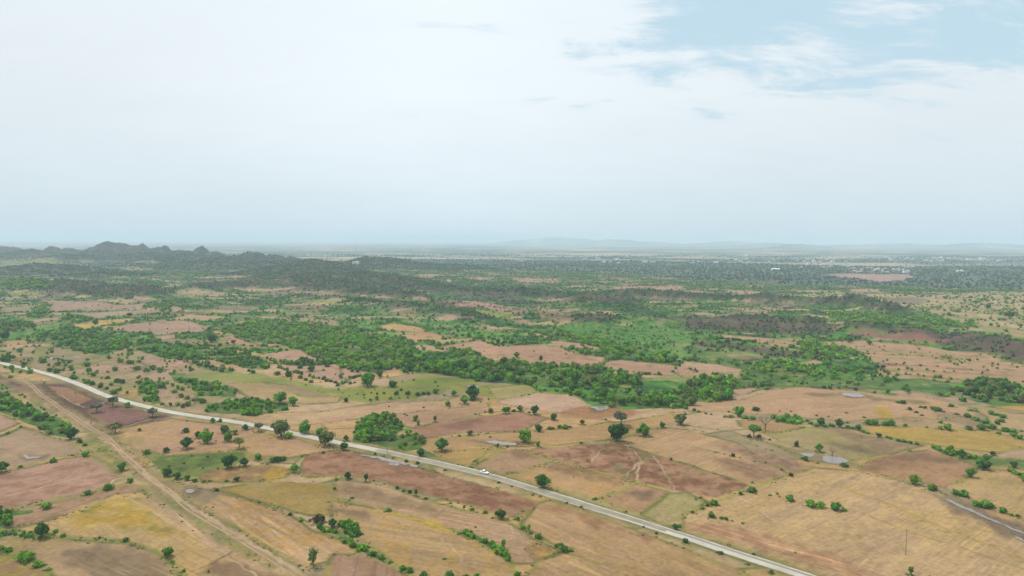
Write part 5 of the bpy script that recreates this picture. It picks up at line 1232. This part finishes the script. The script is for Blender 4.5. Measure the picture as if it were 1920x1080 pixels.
PLACED = []                     # x, y, radius of what already stands, to keep the sampled plants off it
N_TREE = N_BUSH = 0
pts = at_many([crop(a[0])((a[1], a[2])) for a in ONE])
for a, p in zip(ONE, pts):
    d = math.hypot(math.hypot(*p), H); w = a[3] / 3.0 / F * d
    plant(a[4], p[0], p[1], w * (0.86 if a[4] != 'dead' else 1.1), a[5], a[6], squash=1.0)
    PLACED.append((p[0], p[1], w / 2))
    if a[4] in ('round', 'slender'): N_TREE += 1
    if a[4] == 'bush': N_BUSH += 1
for cn, phrase, lst, tn in ROWS:
    p = at_many([crop(cn)((q[0], q[1])) for q in lst]); order = np.argsort([q[0] for q in lst]); n = len(lst)
    for k, i in enumerate(order):
        d = math.hypot(math.hypot(*p[i]), H); w = lst[i][2] / 3.0 / F * d
        pos = 'leftmost' if k == 0 else ('rightmost' if k == n - 1 else first_n(k) + ' from left')
        plant('bush', p[i][0], p[i][1], w * 0.90, random.choice(tn + tn + 'm') if tn != 'n' else tn, f'{pos} of the {phrase}', group=phrase, squash=(random.uniform(0.9, 1.2) if len(lst) < 12 or cn < 4 else random.uniform(0.6, 0.95)))
        PLACED.append((p[i][0], p[i][1], w / 2)); N_BUSH += 1
PLACED = np.array(PLACED)

# ---- the thickets and the scrub: sampled by the density of the ground they stand on
LOD = {}


def lod(kind, level, i):
    key = (kind, level, i)
    if key not in LOD:
        lv, co = {1: (380, 2), 2: (120, 2), 3: (26, 1), 4: (0, 1)}[level]
        v, t, s = crown(700 + i * 11 + level, kind, lv, co)
        if kind != 'bush': v = v * np.array([1, 1, 0.95])
        LOD[key] = (v, t, s)
    return LOD[key]


SAMP = []                       # x, y, width, tone letter, thicket index
for r0, r1, dmax in ((205, 420, 0.25), (420, 760, 0.06), (760, 1350, 0.034), (1350, 2300, 0.024), (2300, 3700, 0.012), (3700, 6500, 0.0018)):
    area = 0.5 * (r1 ** 2 - r0 ** 2) * 2 * math.atan(1.15); n = int(area * dmax)
    rr = np.sqrt(rng.random(n) * (r1 ** 2 - r0 ** 2) + r0 ** 2); aa = (rng.random(n) * 2 - 1) * math.atan(1.15)
    x, y = rr * np.sin(aa), rr * np.cos(aa)
    col, dens, smin, smax, tone, thick = paint(x, y, False)
    if r0 >= 3700: dens = dens * 0.8
    cl = 1.0 + 0.8 * fbm(x / 24, y / 24, 301, 2)                 # plants gather in clusters
    cl2 = 1.0 + 2.2 * fbm(x / 75, y / 28, 303, 3)
    cl = np.where(thick >= 0, np.where(smax < 4, 1.6, np.clip(1.0 + 2.2 * fbm(x / 34, y / 26, 305, 3), 0.02, 1.6)), np.clip(cl * cl2, 0.03, 2.8))
    keep = rng.random(n) < dens * cl / dmax
    # never on the road or the track
    keep &= seg_dist(x, y, ROAD[::6]) > 5.5 + 0.3 * smax
    keep &= (seg_dist(x, y, TRACK[::6]) > 3.5)
    for i in np.nonzero(keep)[0]:
        w = smin[i] + (smax[i] - smin[i]) * rng.random() ** 1.5
        j_ = 3.0 if (thick[i] >= 0 and r0 > 420) else 0.6
        SAMP.append((x[i] + random.gauss(0, j_), y[i] + random.gauss(0, j_), w, random.choice(TONE_OF[int(tone[i])]), int(thick[i])))
# hedges on the terrace edges of the middle distance
for f in FIELDS:
    if f['hedge'] <= 0: continue
    p = f['p']
    for i in range(len(p)):
        a, b = p[i], p[(i + 1) % len(p)]; L = math.hypot(*(b - a)); n = int(L / 3.2 * f['hedge'])
        for k in range(n):
            t = random.random(); q = a + (b - a) * t + np.array([random.gauss(0, 1.0), random.gauss(0, 1.0)])
            if perlin(np.array([q[0] / 26]), np.array([q[1] / 26]), 401)[0] > -0.08:
                SAMP.append((q[0], q[1], random.uniform(1.4, 3.6), random.choice('ggmdo'), -2))
SA = np.array([(s[0], s[1], s[2]) for s in SAMP])
if len(PLACED):
    near = np.hypot(SA[:, 0], SA[:, 1]) < 900; ok = np.ones(len(SA), bool); idx = np.nonzero(near)[0]
    for px_, py_, pr in PLACED:
        dd = np.hypot(SA[idx, 0] - px_, SA[idx, 1] - py_); ok[idx[dd < pr * 0.8 + 0.3]] = False
    SAMP = [s for s, k in zip(SAMP, ok) if k]; SA = SA[ok]
SZ = height(SA[:, 0], SA[:, 1]); U, V_ = to_px(SA[:, 0], SA[:, 1], SZ); DIST = np.hypot(np.hypot(SA[:, 0], SA[:, 1]), H)
APP = SA[:, 2] / DIST * np.where((U > -8) & (U < 1928) & (V_ < 1084), 1.0, 0.0)
is_tree = SA[:, 2] > 3.4
LANE = lambda u: 'left' if u < 640 else ('middle' if u < 1280 else 'right')
single = np.zeros(len(SA), bool)
for mask, kind, room in ((is_tree, 'tree', 300 - N_TREE), (~is_tree, 'bush', 300 - N_BUSH)):
    ids = np.nonzero(mask)[0]; ids = ids[np.argsort(-APP[ids])][:max(room, 0)]
    for i in ids:
        if APP[i] <= 0: continue
        x, y, w, t, th = SAMP[i]; single[i] = True
        if th >= 0:
            nm = THICKETS[th]; g = f'{kind}s of {nm}'; lab = ('leafy ' if kind == 'tree' else 'low leafy ') + f'{kind} growing in {nm}'
        else:
            g = f'small {kind}s scattered over the fields on the {LANE(U[i])} side' if LANE(U[i]) != 'middle' else f'small {kind}s scattered over the middle fields'
            lab = f'small green {kind} scattered on field banks and slopes, {LANE(U[i])} part'
        plant('round' if kind == 'tree' else 'bush', x, y, w * 1.1, t, lab, g)
print('plants', len(SA), 'single', single.sum(), 'tree cap', N_TREE, 'bush cap', N_BUSH)


def build_stuff(name, label, cat, ids, kind):
    Vs, Ts, Cs = [], [], []; n0 = 0
    ids = np.array(ids); lv = np.where(DIST[ids] < 420, 1, np.where(DIST[ids] < 760, 2, np.where(DIST[ids] < 1350, 3, 4)))
    var = rng.integers(0, 5, len(ids))
    for level in (1, 2, 3, 4):
        for k in range(5):
            sel = ids[(lv == level) & (var == k)]
            if not len(sel): continue
            v, t, s = lod(kind if level < 3 else ('bush' if kind == 'bush' else 'round'), level, k); m = len(sel)
            a = rng.random(m) * 2 * math.pi; ca, sa = np.cos(a), np.sin(a); w = SA[sel, 2] * 1.12
            hz = w * (0.9 + 0.4 * rng.random(m)) * (1.0 if kind != 'bush' else 1.15)
            P = np.empty((m, len(v), 3), np.float32)
            P[:, :, 0] = (v[:, 0] * ca[:, None] - v[:, 1] * sa[:, None]) * w[:, None] + SA[sel, 0][:, None]
            P[:, :, 1] = (v[:, 0] * sa[:, None] + v[:, 1] * ca[:, None]) * w[:, None] + SA[sel, 1][:, None]
            zz = v[:, 2] - (0.22 if (kind != 'bush' and level > 1) else 0.0)
            P[:, :, 2] = zz * hz[:, None] + SZ[sel][:, None] - 0.05
            tc = np.array([tone_col(SAMP[i][3]) for i in sel]); Cc = tc[:, None, :] * s[None, :, None]
            Vs.append(P.reshape(-1, 3)); Cs.append(Cc.reshape(-1, 3)); Ts.append((t[None] + (np.arange(m) * len(v))[:, None, None] + n0).reshape(-1, 3)); n0 += m * len(v)
    o = link(name, mesh_np(name, np.vstack(Vs), np.vstack(Ts), [LEAF], np.vstack(Cs))); tag(o, label, cat, None, 'stuff'); o.color = (1, 1, 1, 1)
    print(name, len(ids), n0); return o


build_stuff('woodland', 'green woods and tree belts massed across the middle distance', 'woodland', np.nonzero(is_tree & ~single)[0], 'round')
build_stuff('scrub', 'low scrub speckled over the slopes and field banks', 'scrub', np.nonzero(~is_tree & ~single)[0], 'bush')


# ---- grass and weeds on banks and verges, and tufts added round plants for contact shade
def build_grass():
    P = []
    for line, w, c, s, br in STROKES:
        if c[1] < c[0] * 0.92: continue
        for q in line[::1]:
            if math.hypot(*q) > 700: continue
            for _ in range(3):
                a = q + np.array([random.gauss(0, w * .6), random.gauss(0, w * .6)])
                P.append((a[0], a[1], random.uniform(.4, 1.1)))
    for f in FIELDS:
        if f['edge'] <= 0: continue
        p = f['p']
        for i in range(len(p)):
            a, b = p[i], p[(i + 1) % len(p)]
            if min(math.hypot(*a), math.hypot(*b)) > 620: continue
            L = math.hypot(*(b - a))
            for k in range(int(L * 0.55)):
                q = a + (b - a) * random.random() + np.array([random.gauss(0, .8), random.gauss(0, .8)]); P.append((q[0], q[1], random.uniform(.35, 1.0)))
    P = np.array(P)
    n = perlin(P[:, 0] / 16, P[:, 1] / 16, 501); P = P[(n > -0.05)]
    E = []  # extra tufts ringing each placed plant, added to darken its foot like contact shade
    for x_, y_, r_ in PLACED:
        if math.hypot(x_, y_) > 650: continue
        for _ in range(int(5 + 3 * r_)):
            a = ang(); q = r_ * random.uniform(.3, 1.15); E.append((x_ + q * math.cos(a), y_ + q * math.sin(a), random.uniform(.4, 1.0)))
    P = np.vstack([P, np.array(E)])
    P = P[seg_dist(P[:, 0], P[:, 1], ROAD[::6]) > 3.6]
    P = P[seg_dist(P[:, 0], P[:, 1], TRACK[::6]) > 1.8]
    m = len(P); v, t = ICO[1]; v = v * (0.75 + 0.25 * rng.random((len(v), 1)))
    z = height(P[:, 0], P[:, 1])
    Q = v[None] * P[:, 2][:, None, None] * np.array([.7, .7, .42]); Q[:, :, 0] += P[:, 0][:, None]; Q[:, :, 1] += P[:, 1][:, None]; Q[:, :, 2] += z[:, None]
    pal = np.array([(.10, .135, .045), (.14, .15, .055), (.20, .165, .055), (.07, .12, .04), (.26, .20, .06)]); c = pal[rng.integers(0, 5, m)] * (0.8 + 0.4 * rng.random((m, 1)))
    C = np.repeat(c[:, None, :], len(v), 1)
    o = link('grass', mesh_np('grass', Q.reshape(-1, 3), (t[None] + (np.arange(m) * len(v))[:, None, None]).reshape(-1, 3), [LEAF], C.reshape(-1, 3)))
    tag(o, 'tufts of grass and weeds along banks and verges, some added as shade round plants', 'grass', None, 'stuff'); o.color = (1, 1, 1, 1)


build_grass()


# ------------------------------------------------------------------ car
def build_car():
    import bmesh
    p = at_many([(902, 890.5)])[0]; j = np.argmin(np.hypot(ROAD[:, 0] - p[0], ROAD[:, 1] - p[1])); d = ROAD[j + 1] - ROAD[j - 1]; d /= np.hypot(*d)
    nrm = np.array([-d[1], d[0]]); q = ROAD[j] + nrm * 0.5
    root = bpy.data.objects.new('car', None); COL.objects.link(root); root.location = (q[0], q[1], height1(*q) + 0.21); root.rotation_euler = (0, 0, math.atan2(d[1], d[0])); root.empty_display_size = .2
    tag(root, 'white saloon car driving along the pale country road', 'car')
    paintm = plain('white_paint', (.80, .81, .82), .25); glass = plain('dark_glass', (.03, .04, .05), .08); rub = plain('rubber', (.02, .02, .02), .8); rim = plain('alloy', (.45, .45, .46), .35, 0.8)
    lampm = plain('lamp_glass', (.75, .77, .8), .1); redm = plain('red_lamp', (.45, .02, .02), .2); dk = plain('dark_trim', (.03, .03, .03), .6)

    def loft(name, secs, mat, cap=True):   # secs: x, list of (y, z)
        bm = bmesh.new(); rows = [[bm.verts.new((x, y, z)) for y, z in s] for x, s in secs]
        k = len(rows[0])
        for a, b in zip(rows[:-1], rows[1:]):
            for i in range(k): bm.faces.new((a[i], a[(i + 1) % k], b[(i + 1) % k], b[i]))
        if cap: bm.faces.new(rows[0][::-1]); bm.faces.new(rows[-1])
        bmesh.ops.recalc_face_normals(bm, faces=bm.faces[:])
        me = bpy.data.meshes.new(name); bm.to_mesh(me); bm.free(); me.materials.append(mat)
        for f in me.polygons: f.use_smooth = False
        o = link(name, me, root); b = o.modifiers.new('bevel', 'BEVEL'); b.width = .05; b.segments = 2; b.limit_method = 'ANGLE'; return o
    W = .84

    def sec(x, w, z0, z1): return (x, [(-w, z0), (w, z0), (w + .02, (z0 + z1) / 2), (w - .04, z1), (-w + .04, z1), (-w - .02, (z0 + z1) / 2)])
    loft('body', [sec(-2.15, .70, .38, .82), sec(-2.0, .80, .24, .96), sec(-1.3, W, .20, .98), sec(0, W, .18, .96), sec(.95, W, .20, .92), sec(1.7, .80, .22, .80), sec(2.1, .68, .30, .66)], paintm)
    loft('cabin', [sec(-1.72, .66, .94, .99), sec(-1.05, .64, .94, 1.40), sec(-.1, .64, .94, 1.45), sec(.25, .63, .94, 1.40), sec(1.05, .66, .90, .93)], paintm)

    def panel(name, quad, mat):
        me = bpy.data.meshes.new(name); me.from_pydata(quad, [], [tuple(range(len(quad)))]); me.materials.append(mat); o = link(name, me, root)
        s = o.modifiers.new('solid', 'SOLIDIFY'); s.thickness = .02; s.offset = 0; return o
    panel('windscreen', [(1.0, -.56, .97), (1.0, .56, .97), (.30, .52, 1.405), (.30, -.52, 1.405)], glass)
    panel('rear_window', [(-1.67, -.54, 1.03), (-1.67, .54, 1.03), (-1.10, .52, 1.40), (-1.10, -.52, 1.40)], glass)
    for s in (-1, 1):
        panel('side_window', [(.82, s * .672, .99), (.02, s * .672, .99), (.02, s * .652, 1.37), (.22, s * .645, 1.36)], glass)
        panel('side_window', [(-.05, s * .672, .99), (-1.30, s * .672, 1.0), (-1.02, s * .652, 1.36), (-.05, s * .652, 1.37)], glass)
        loft('headlight', [(1.88, [(s * .42, .56), (s * .70, .56), (s * .72, .70), (s * .44, .70)]), (2.085, [(s * .42, .54), (s * .62, .54), (s * .62, .66), (s * .44, .66)])], lampm)
        loft('tail_light', [(-2.165, [(s * .45, .66), (s * .69, .66), (s * .69, .82), (s * .45, .82)]), (-2.0, [(s * .45, .64), (s * .80, .64), (s * .78, .86), (s * .45, .86)])], redm)
        panel('mirror', [(.72, s * .86, .98), (.72, s * 1.02, .99), (.72, s * 1.02, 1.10), (.72, s * .86, 1.09)], paintm)
        for xw in (-1.28, 1.30):
            wh = bpy.data.objects.new('wheel', None); COL.objects.link(wh); wh.parent = root; wh.location = (xw, s * .76, .31); wh.empty_display_size = .1
            v, f = [], []
            for rr, yy in ((.20, -.09), (.29, -.10), (.31, -.06), (.31, .06), (.29, .10), (.20, .09)):
                for i in range(20): v.append((rr * math.cos(i * math.pi / 10), yy, rr * math.sin(i * math.pi / 10)))
            for k in range(6):
                for i in range(20): f.append((k * 20 + i, k * 20 + (i + 1) % 20, ((k + 1) % 6) * 20 + (i + 1) % 20, ((k + 1) % 6) * 20 + i))
            link('tyre', mesh_np('tyre', v, f, [rub]), wh)
            v = [(0, s * .085, 0)] + [((.20 if i % 2 else .17) * math.cos(i * math.pi / 10), s * .075, (.20 if i % 2 else .17) * math.sin(i * math.pi / 10)) for i in range(20)]
            link('rim', mesh_np('rim', v, [(0, 1 + i, 1 + (i + 1) % 20) for i in range(20)], [rim]), wh)
    panel('bumper_grille', [(2.125, -.40, .36), (2.125, .40, .36), (2.12, .40, .50), (2.12, -.40, .50)], dk)


build_car()


# ------------------------------------------------------------------ pole, mast, water tower, buildings
def boxes(bs):
    """axis boxes (x0,x1,y0,y1,z0,z1) -> verts, quads"""
    V, Fc = [], []
    for x0, x1, y0, y1, z0, z1 in bs:
        n = len(V); V += [(x0, y0, z0), (x1, y0, z0), (x1, y1, z0), (x0, y1, z0), (x0, y0, z1), (x1, y0, z1), (x1, y1, z1), (x0, y1, z1)]
        Fc += [(n + 3, n + 2, n + 1, n), (n + 4, n + 5, n + 6, n + 7), (n, n + 1, n + 5, n + 4), (n + 1, n + 2, n + 6, n + 5), (n + 2, n + 3, n + 7, n + 6), (n + 3, n, n + 4, n + 7)]
    return np.array(V, float), np.array(Fc)


steel = plain('galvanised_steel', (.36, .37, .38), .5, .6, var=.1, scale=2); wood = plain('weathered_wood', (.24, .19, .14), .9, var=.3, scale=4)
white = plain('lime_wash', (.74, .73, .70), .8, var=.10, scale=.3); cream = plain('cream_plaster', (.58, .52, .44), .85, var=.12, scale=.3); brick = plain('pale_brick', (.42, .28, .21), .9, var=.15, scale=.5); hole = plain('dark_opening', (.04, .04, .045), .4)
tin = plain('white_sheet_roof', (.80, .82, .83), .4, var=.06, scale=.2)


def empty_at(name, u, v, label, cat, group=None, rz=0.0):
    p = at_many([(u, v)])[0]; o = bpy.data.objects.new(name, None); COL.objects.link(o); o.location = (p[0], p[1], height1(*p)); o.rotation_euler = (0, 0, rz); o.empty_display_size = .2
    return tag(o, label, cat, group)


pole = empty_at('utility_pole', 1698, 1040, 'thin grey utility pole on the wide tan field, lower right', 'pole')
v, f = limb_mesh([((0, 0, -.5), .15, (0, 0, 8.6), .10)], 10); link('shaft', mesh_np('shaft', v, f, [wood], smooth=True), pole)
v, f = boxes([(-.75, .75, -.16, -.06, 8.0, 8.12)]); link('cross_arm', mesh_np('cross_arm', v, f, [wood]), pole)
for x in (-.65, 0.0, .65):
    v, f = limb_mesh([((x, -.11, 8.12), .05, (x, -.11, 8.2), .035), ((x, -.11, 8.2), .06, (x, -.11, 8.3), .03)], 8); link('insulator', mesh_np('insulator', v, f, [white], smooth=True), pole)

post = empty_at('marker_post', 726, 852, 'thin grey marker post on the road verge above the wet red field', 'post')
v, f = limb_mesh([((0, 0, -.3), .14, (0, 0, 3.0), .12)], 8); link('shaft', mesh_np('shaft', v, f, [steel]), post)
v, f = boxes([(-.35, .35, -.04, .04, 2.5, 3.2)]); link('plate', mesh_np('plate', v, f, [steel]), post)

mast = empty_at('telecom_mast', 669, 481, 'tall thin lattice mast on the hazy plain behind the hills', 'mast')
segs = []; Hm = 76.0
for k in range(4):
    sx, sy = ((-1, -1), (1, -1), (1, 1), (-1, 1))[k]; segs.append(((sx * 2.6, sy * 2.6, -1), .28, (sx * .5, sy * .5, Hm), .2))
for i in range(14):
    z0, z1 = Hm * i / 14, Hm * (i + 1) / 14; w0, w1 = 2.6 - 2.1 * i / 14, 2.6 - 2.1 * (i + 1) / 14
    for k in range(4):
        c0 = ((-1, -1), (1, -1), (1, 1), (-1, 1))[k]; c1 = ((-1, -1), (1, -1), (1, 1), (-1, 1))[(k + 1) % 4]
        segs.append(((c0[0] * w0, c0[1] * w0, z0), .15, (c1[0] * w1, c1[1] * w1, z1), .15)); segs.append(((c1[0] * w0, c1[1] * w0, z0), .15, (c0[0] * w1, c0[1] * w1, z1), .15))
v, f = limb_mesh(segs, 5); link('lattice_frame', mesh_np('lattice_frame', v, f, [steel]), mast)
for k in range(3):
    a = k * 2.1; v, f = limb_mesh([((math.cos(a) * 1.2, math.sin(a) * 1.2, 70), .5, (math.cos(a) * 1.2, math.sin(a) * 1.2, 74), .5)], 8); link('antenna', mesh_np('antenna', v, f, [white]), mast)

tower = empty_at('water_tower', 1400, 488, 'white water tower standing above the hazy far plain', 'water tower')
v, f = limb_mesh([((0, 0, 20), 2.0, (0, 0, 23), 7.5), ((0, 0, 23), 7.5, (0, 0, 30), 7.5), ((0, 0, 30), 7.5, (0, 0, 32.5), .6)], 20); link('tank', mesh_np('tank', v, f, [white], smooth=True), tower)
for k in range(6):
    a = k * math.pi / 3; v, f = limb_mesh([((math.cos(a) * 5.2, math.sin(a) * 5.2, -1), .7, (math.cos(a) * 4.6, math.sin(a) * 4.6, 24), .6)], 8); link('leg', mesh_np('leg', v, f, [white]), tower)
v, f = limb_mesh([((0, 0, -1), 1.6, (0, 0, 22), 1.6)], 12); link('shaft', mesh_np('shaft', v, f, [white]), tower)

shed = empty_at('long_shed', 1454, 506.5, 'long white shed with a pale sheet roof in the dark woods beyond the plain', 'shed', rz=.05)
v, f = boxes([(-14, 14, -6, 6, -1, 4.6)]); link('wall', mesh_np('wall', v, f, [white]), shed)
v = [(-14.6, -6.6, 4.6), (14.6, -6.6, 4.6), (14.6, 0, 6.8), (-14.6, 0, 6.8), (-14.6, 6.6, 4.6), (14.6, 6.6, 4.6), (-14.6, -6.6, 4.4), (14.6, -6.6, 4.4), (14.6, 6.6, 4.4), (-14.6, 6.6, 4.4)]
bm_f = [(0, 1, 2, 3), (3, 2, 5, 4), (6, 9, 8, 7), (0, 6, 7, 1), (4, 5, 8, 9), (0, 3, 4, 4), (1, 5, 2, 2)]
me = bpy.data.meshes.new('roof'); me.from_pydata(v, [], [q if q[-1] != q[-2] else q[:3] for q in bm_f]); me.materials.append(tin); link('roof', me, shed)
for x in (-9, -3, 3, 9):
    v, f = boxes([(x - 1.2, x + 1.2, -6.06, -5.95, 1.4, 3.2)]); link('window', mesh_np('window', v, f, [hole]), shed)


def house_mesh(seed):
    g = random.Random(seed); w, d, h = g.uniform(8, 15), g.uniform(7, 11), g.choice([3.6, 4.0, 6.8, 7.2]); x, y = w / 2, d / 2
    b = [(-x, x, -y, y, -1.5, h), (-x - .25, x + .25, -y - .25, -y + .05, h, h + .7), (-x - .25, x + .25, y - .05, y + .25, h, h + .7), (-x - .25, -x + .05, -y + .05, y - .05, h, h + .7), (x - .05, x + .25, -y + .05, y - .05, h, h + .7)]
    if g.random() < .6: b.append((x * .2, x * .85, -y * .5, y * .6, h + .02, h + 2.7))
    v, f = boxes(b); mi = [0] * len(f); ho = []
    fl = [1.0] + ([4.2] if h > 5 else [])
    for z in fl:
        k = max(2, int(w / 3.2))
        for i in range(k): cx = -x + (i + .5) * w / k; ho.append((cx - .6, cx + .6, -y - .04, -y + .02, z + .1, z + 1.5))
    ho.append((-.55, .55, -y - .05, -y + .02, -.3, 2.1))
    v2, f2 = boxes(ho); f2 = f2 + len(v)
    return np.vstack([v, v2]), np.vstack([f, f2]), mi + [1] * len(f2)


HM = []
for i in range(9):
    v, f, mi = house_mesh(i); HM.append(mesh_np('house', v, f, [(white, white, cream, white, cream, brick)[i % 6], hole], midx=mi))
VILL = [
    ('nearer village beyond the quarry at right', [(1589 + i * 118 / 29 + random.uniform(-4, 4), random.uniform(500, 511)) for i in range(30)]),
    ('village in the trees behind the long shed', [(random.gauss(1545, 22), random.uniform(486, 502)) for i in range(30)]),
    ('far settlement line near the right horizon', [(random.uniform(1650, 1860), random.uniform(483, 491)) for i in range(34)]),
    ('scattered farms of the plain right of the middle', [(random.uniform(1090, 1480), random.uniform(476, 496)) for i in range(26)]),
    ('hamlet on the plain behind the left hills', [(random.uniform(690, 724), random.uniform(480, 483)) for i in range(8)]),
]
LOOK = ('white', 'white', 'cream', 'white', 'cream', 'brick')
for nm, lst in VILL:
    for (u, v_) in lst:
        p = at_many([(u, v_)])[0]; i = random.randrange(9); o = link('house', HM[i], None, (p[0], p[1], height1(*p))); o.rotation_euler = (0, 0, random.uniform(-.6, .6))
        s = 1.0 if v_ > 497 else 1.2; o.scale = (s, s, s * .9)
        tag(o, f'{LOOK[i % 6]} flat roofed house in the {nm}', 'house', f'houses of the {nm}')
for u, v_, lb in ((667, 495, 'white house on the ridge saddle between the dark hills'), (978, 491, 'small white house on the dark band of the plain near the middle'), (1209, 493, 'wider white building on the plain right of the middle'), (1224, 493, 'narrow white building beside the wider one on the plain'),
                  (1699, 512, 'pale house at the right corner of the pink quarry'), (1800, 511, 'pale house at the edge of the dark woods far right'), (1873, 490, 'long bright building near the far right fields')):
    p = at_many([(u, v_)])[0]; o = link('house', HM[0], None, (p[0], p[1], height1(*p))); o.scale = (1.5, 1.2, 1.0); tag(o, lb, 'house')


# ------------------------------------------------------------------ haze
def build_haze():
    zt, zb = 262.0, -14.0
    v, f = boxes([(-90000, 90000, -3000, 45000, zb, zt)])
    m = bpy.data.materials.new('haze_air'); m.use_nodes = True; nt = m.node_tree; nt.nodes.clear()
    pv = nt.nodes.new('ShaderNodeVolumePrincipled'); o = nt.nodes.new('ShaderNodeOutputMaterial')
    pv.inputs['Color'].default_value = (0.74, 0.885, 0.99, 1); pv.inputs['Density'].default_value = 0.000115; pv.inputs['Anisotropy'].default_value = 0.0
    for k in ('Density Attribute', 'Color Attribute', 'Temperature Attribute'):
        if k in pv.inputs: pv.inputs[k].default_value = ''
    nt.links.new(pv.outputs[0], o.inputs['Volume'])
    h = link('haze', mesh_np('haze', v, f, [m])); tag(h, 'pale blue summer haze over the whole plain', 'haze', None, 'stuff')


build_haze()
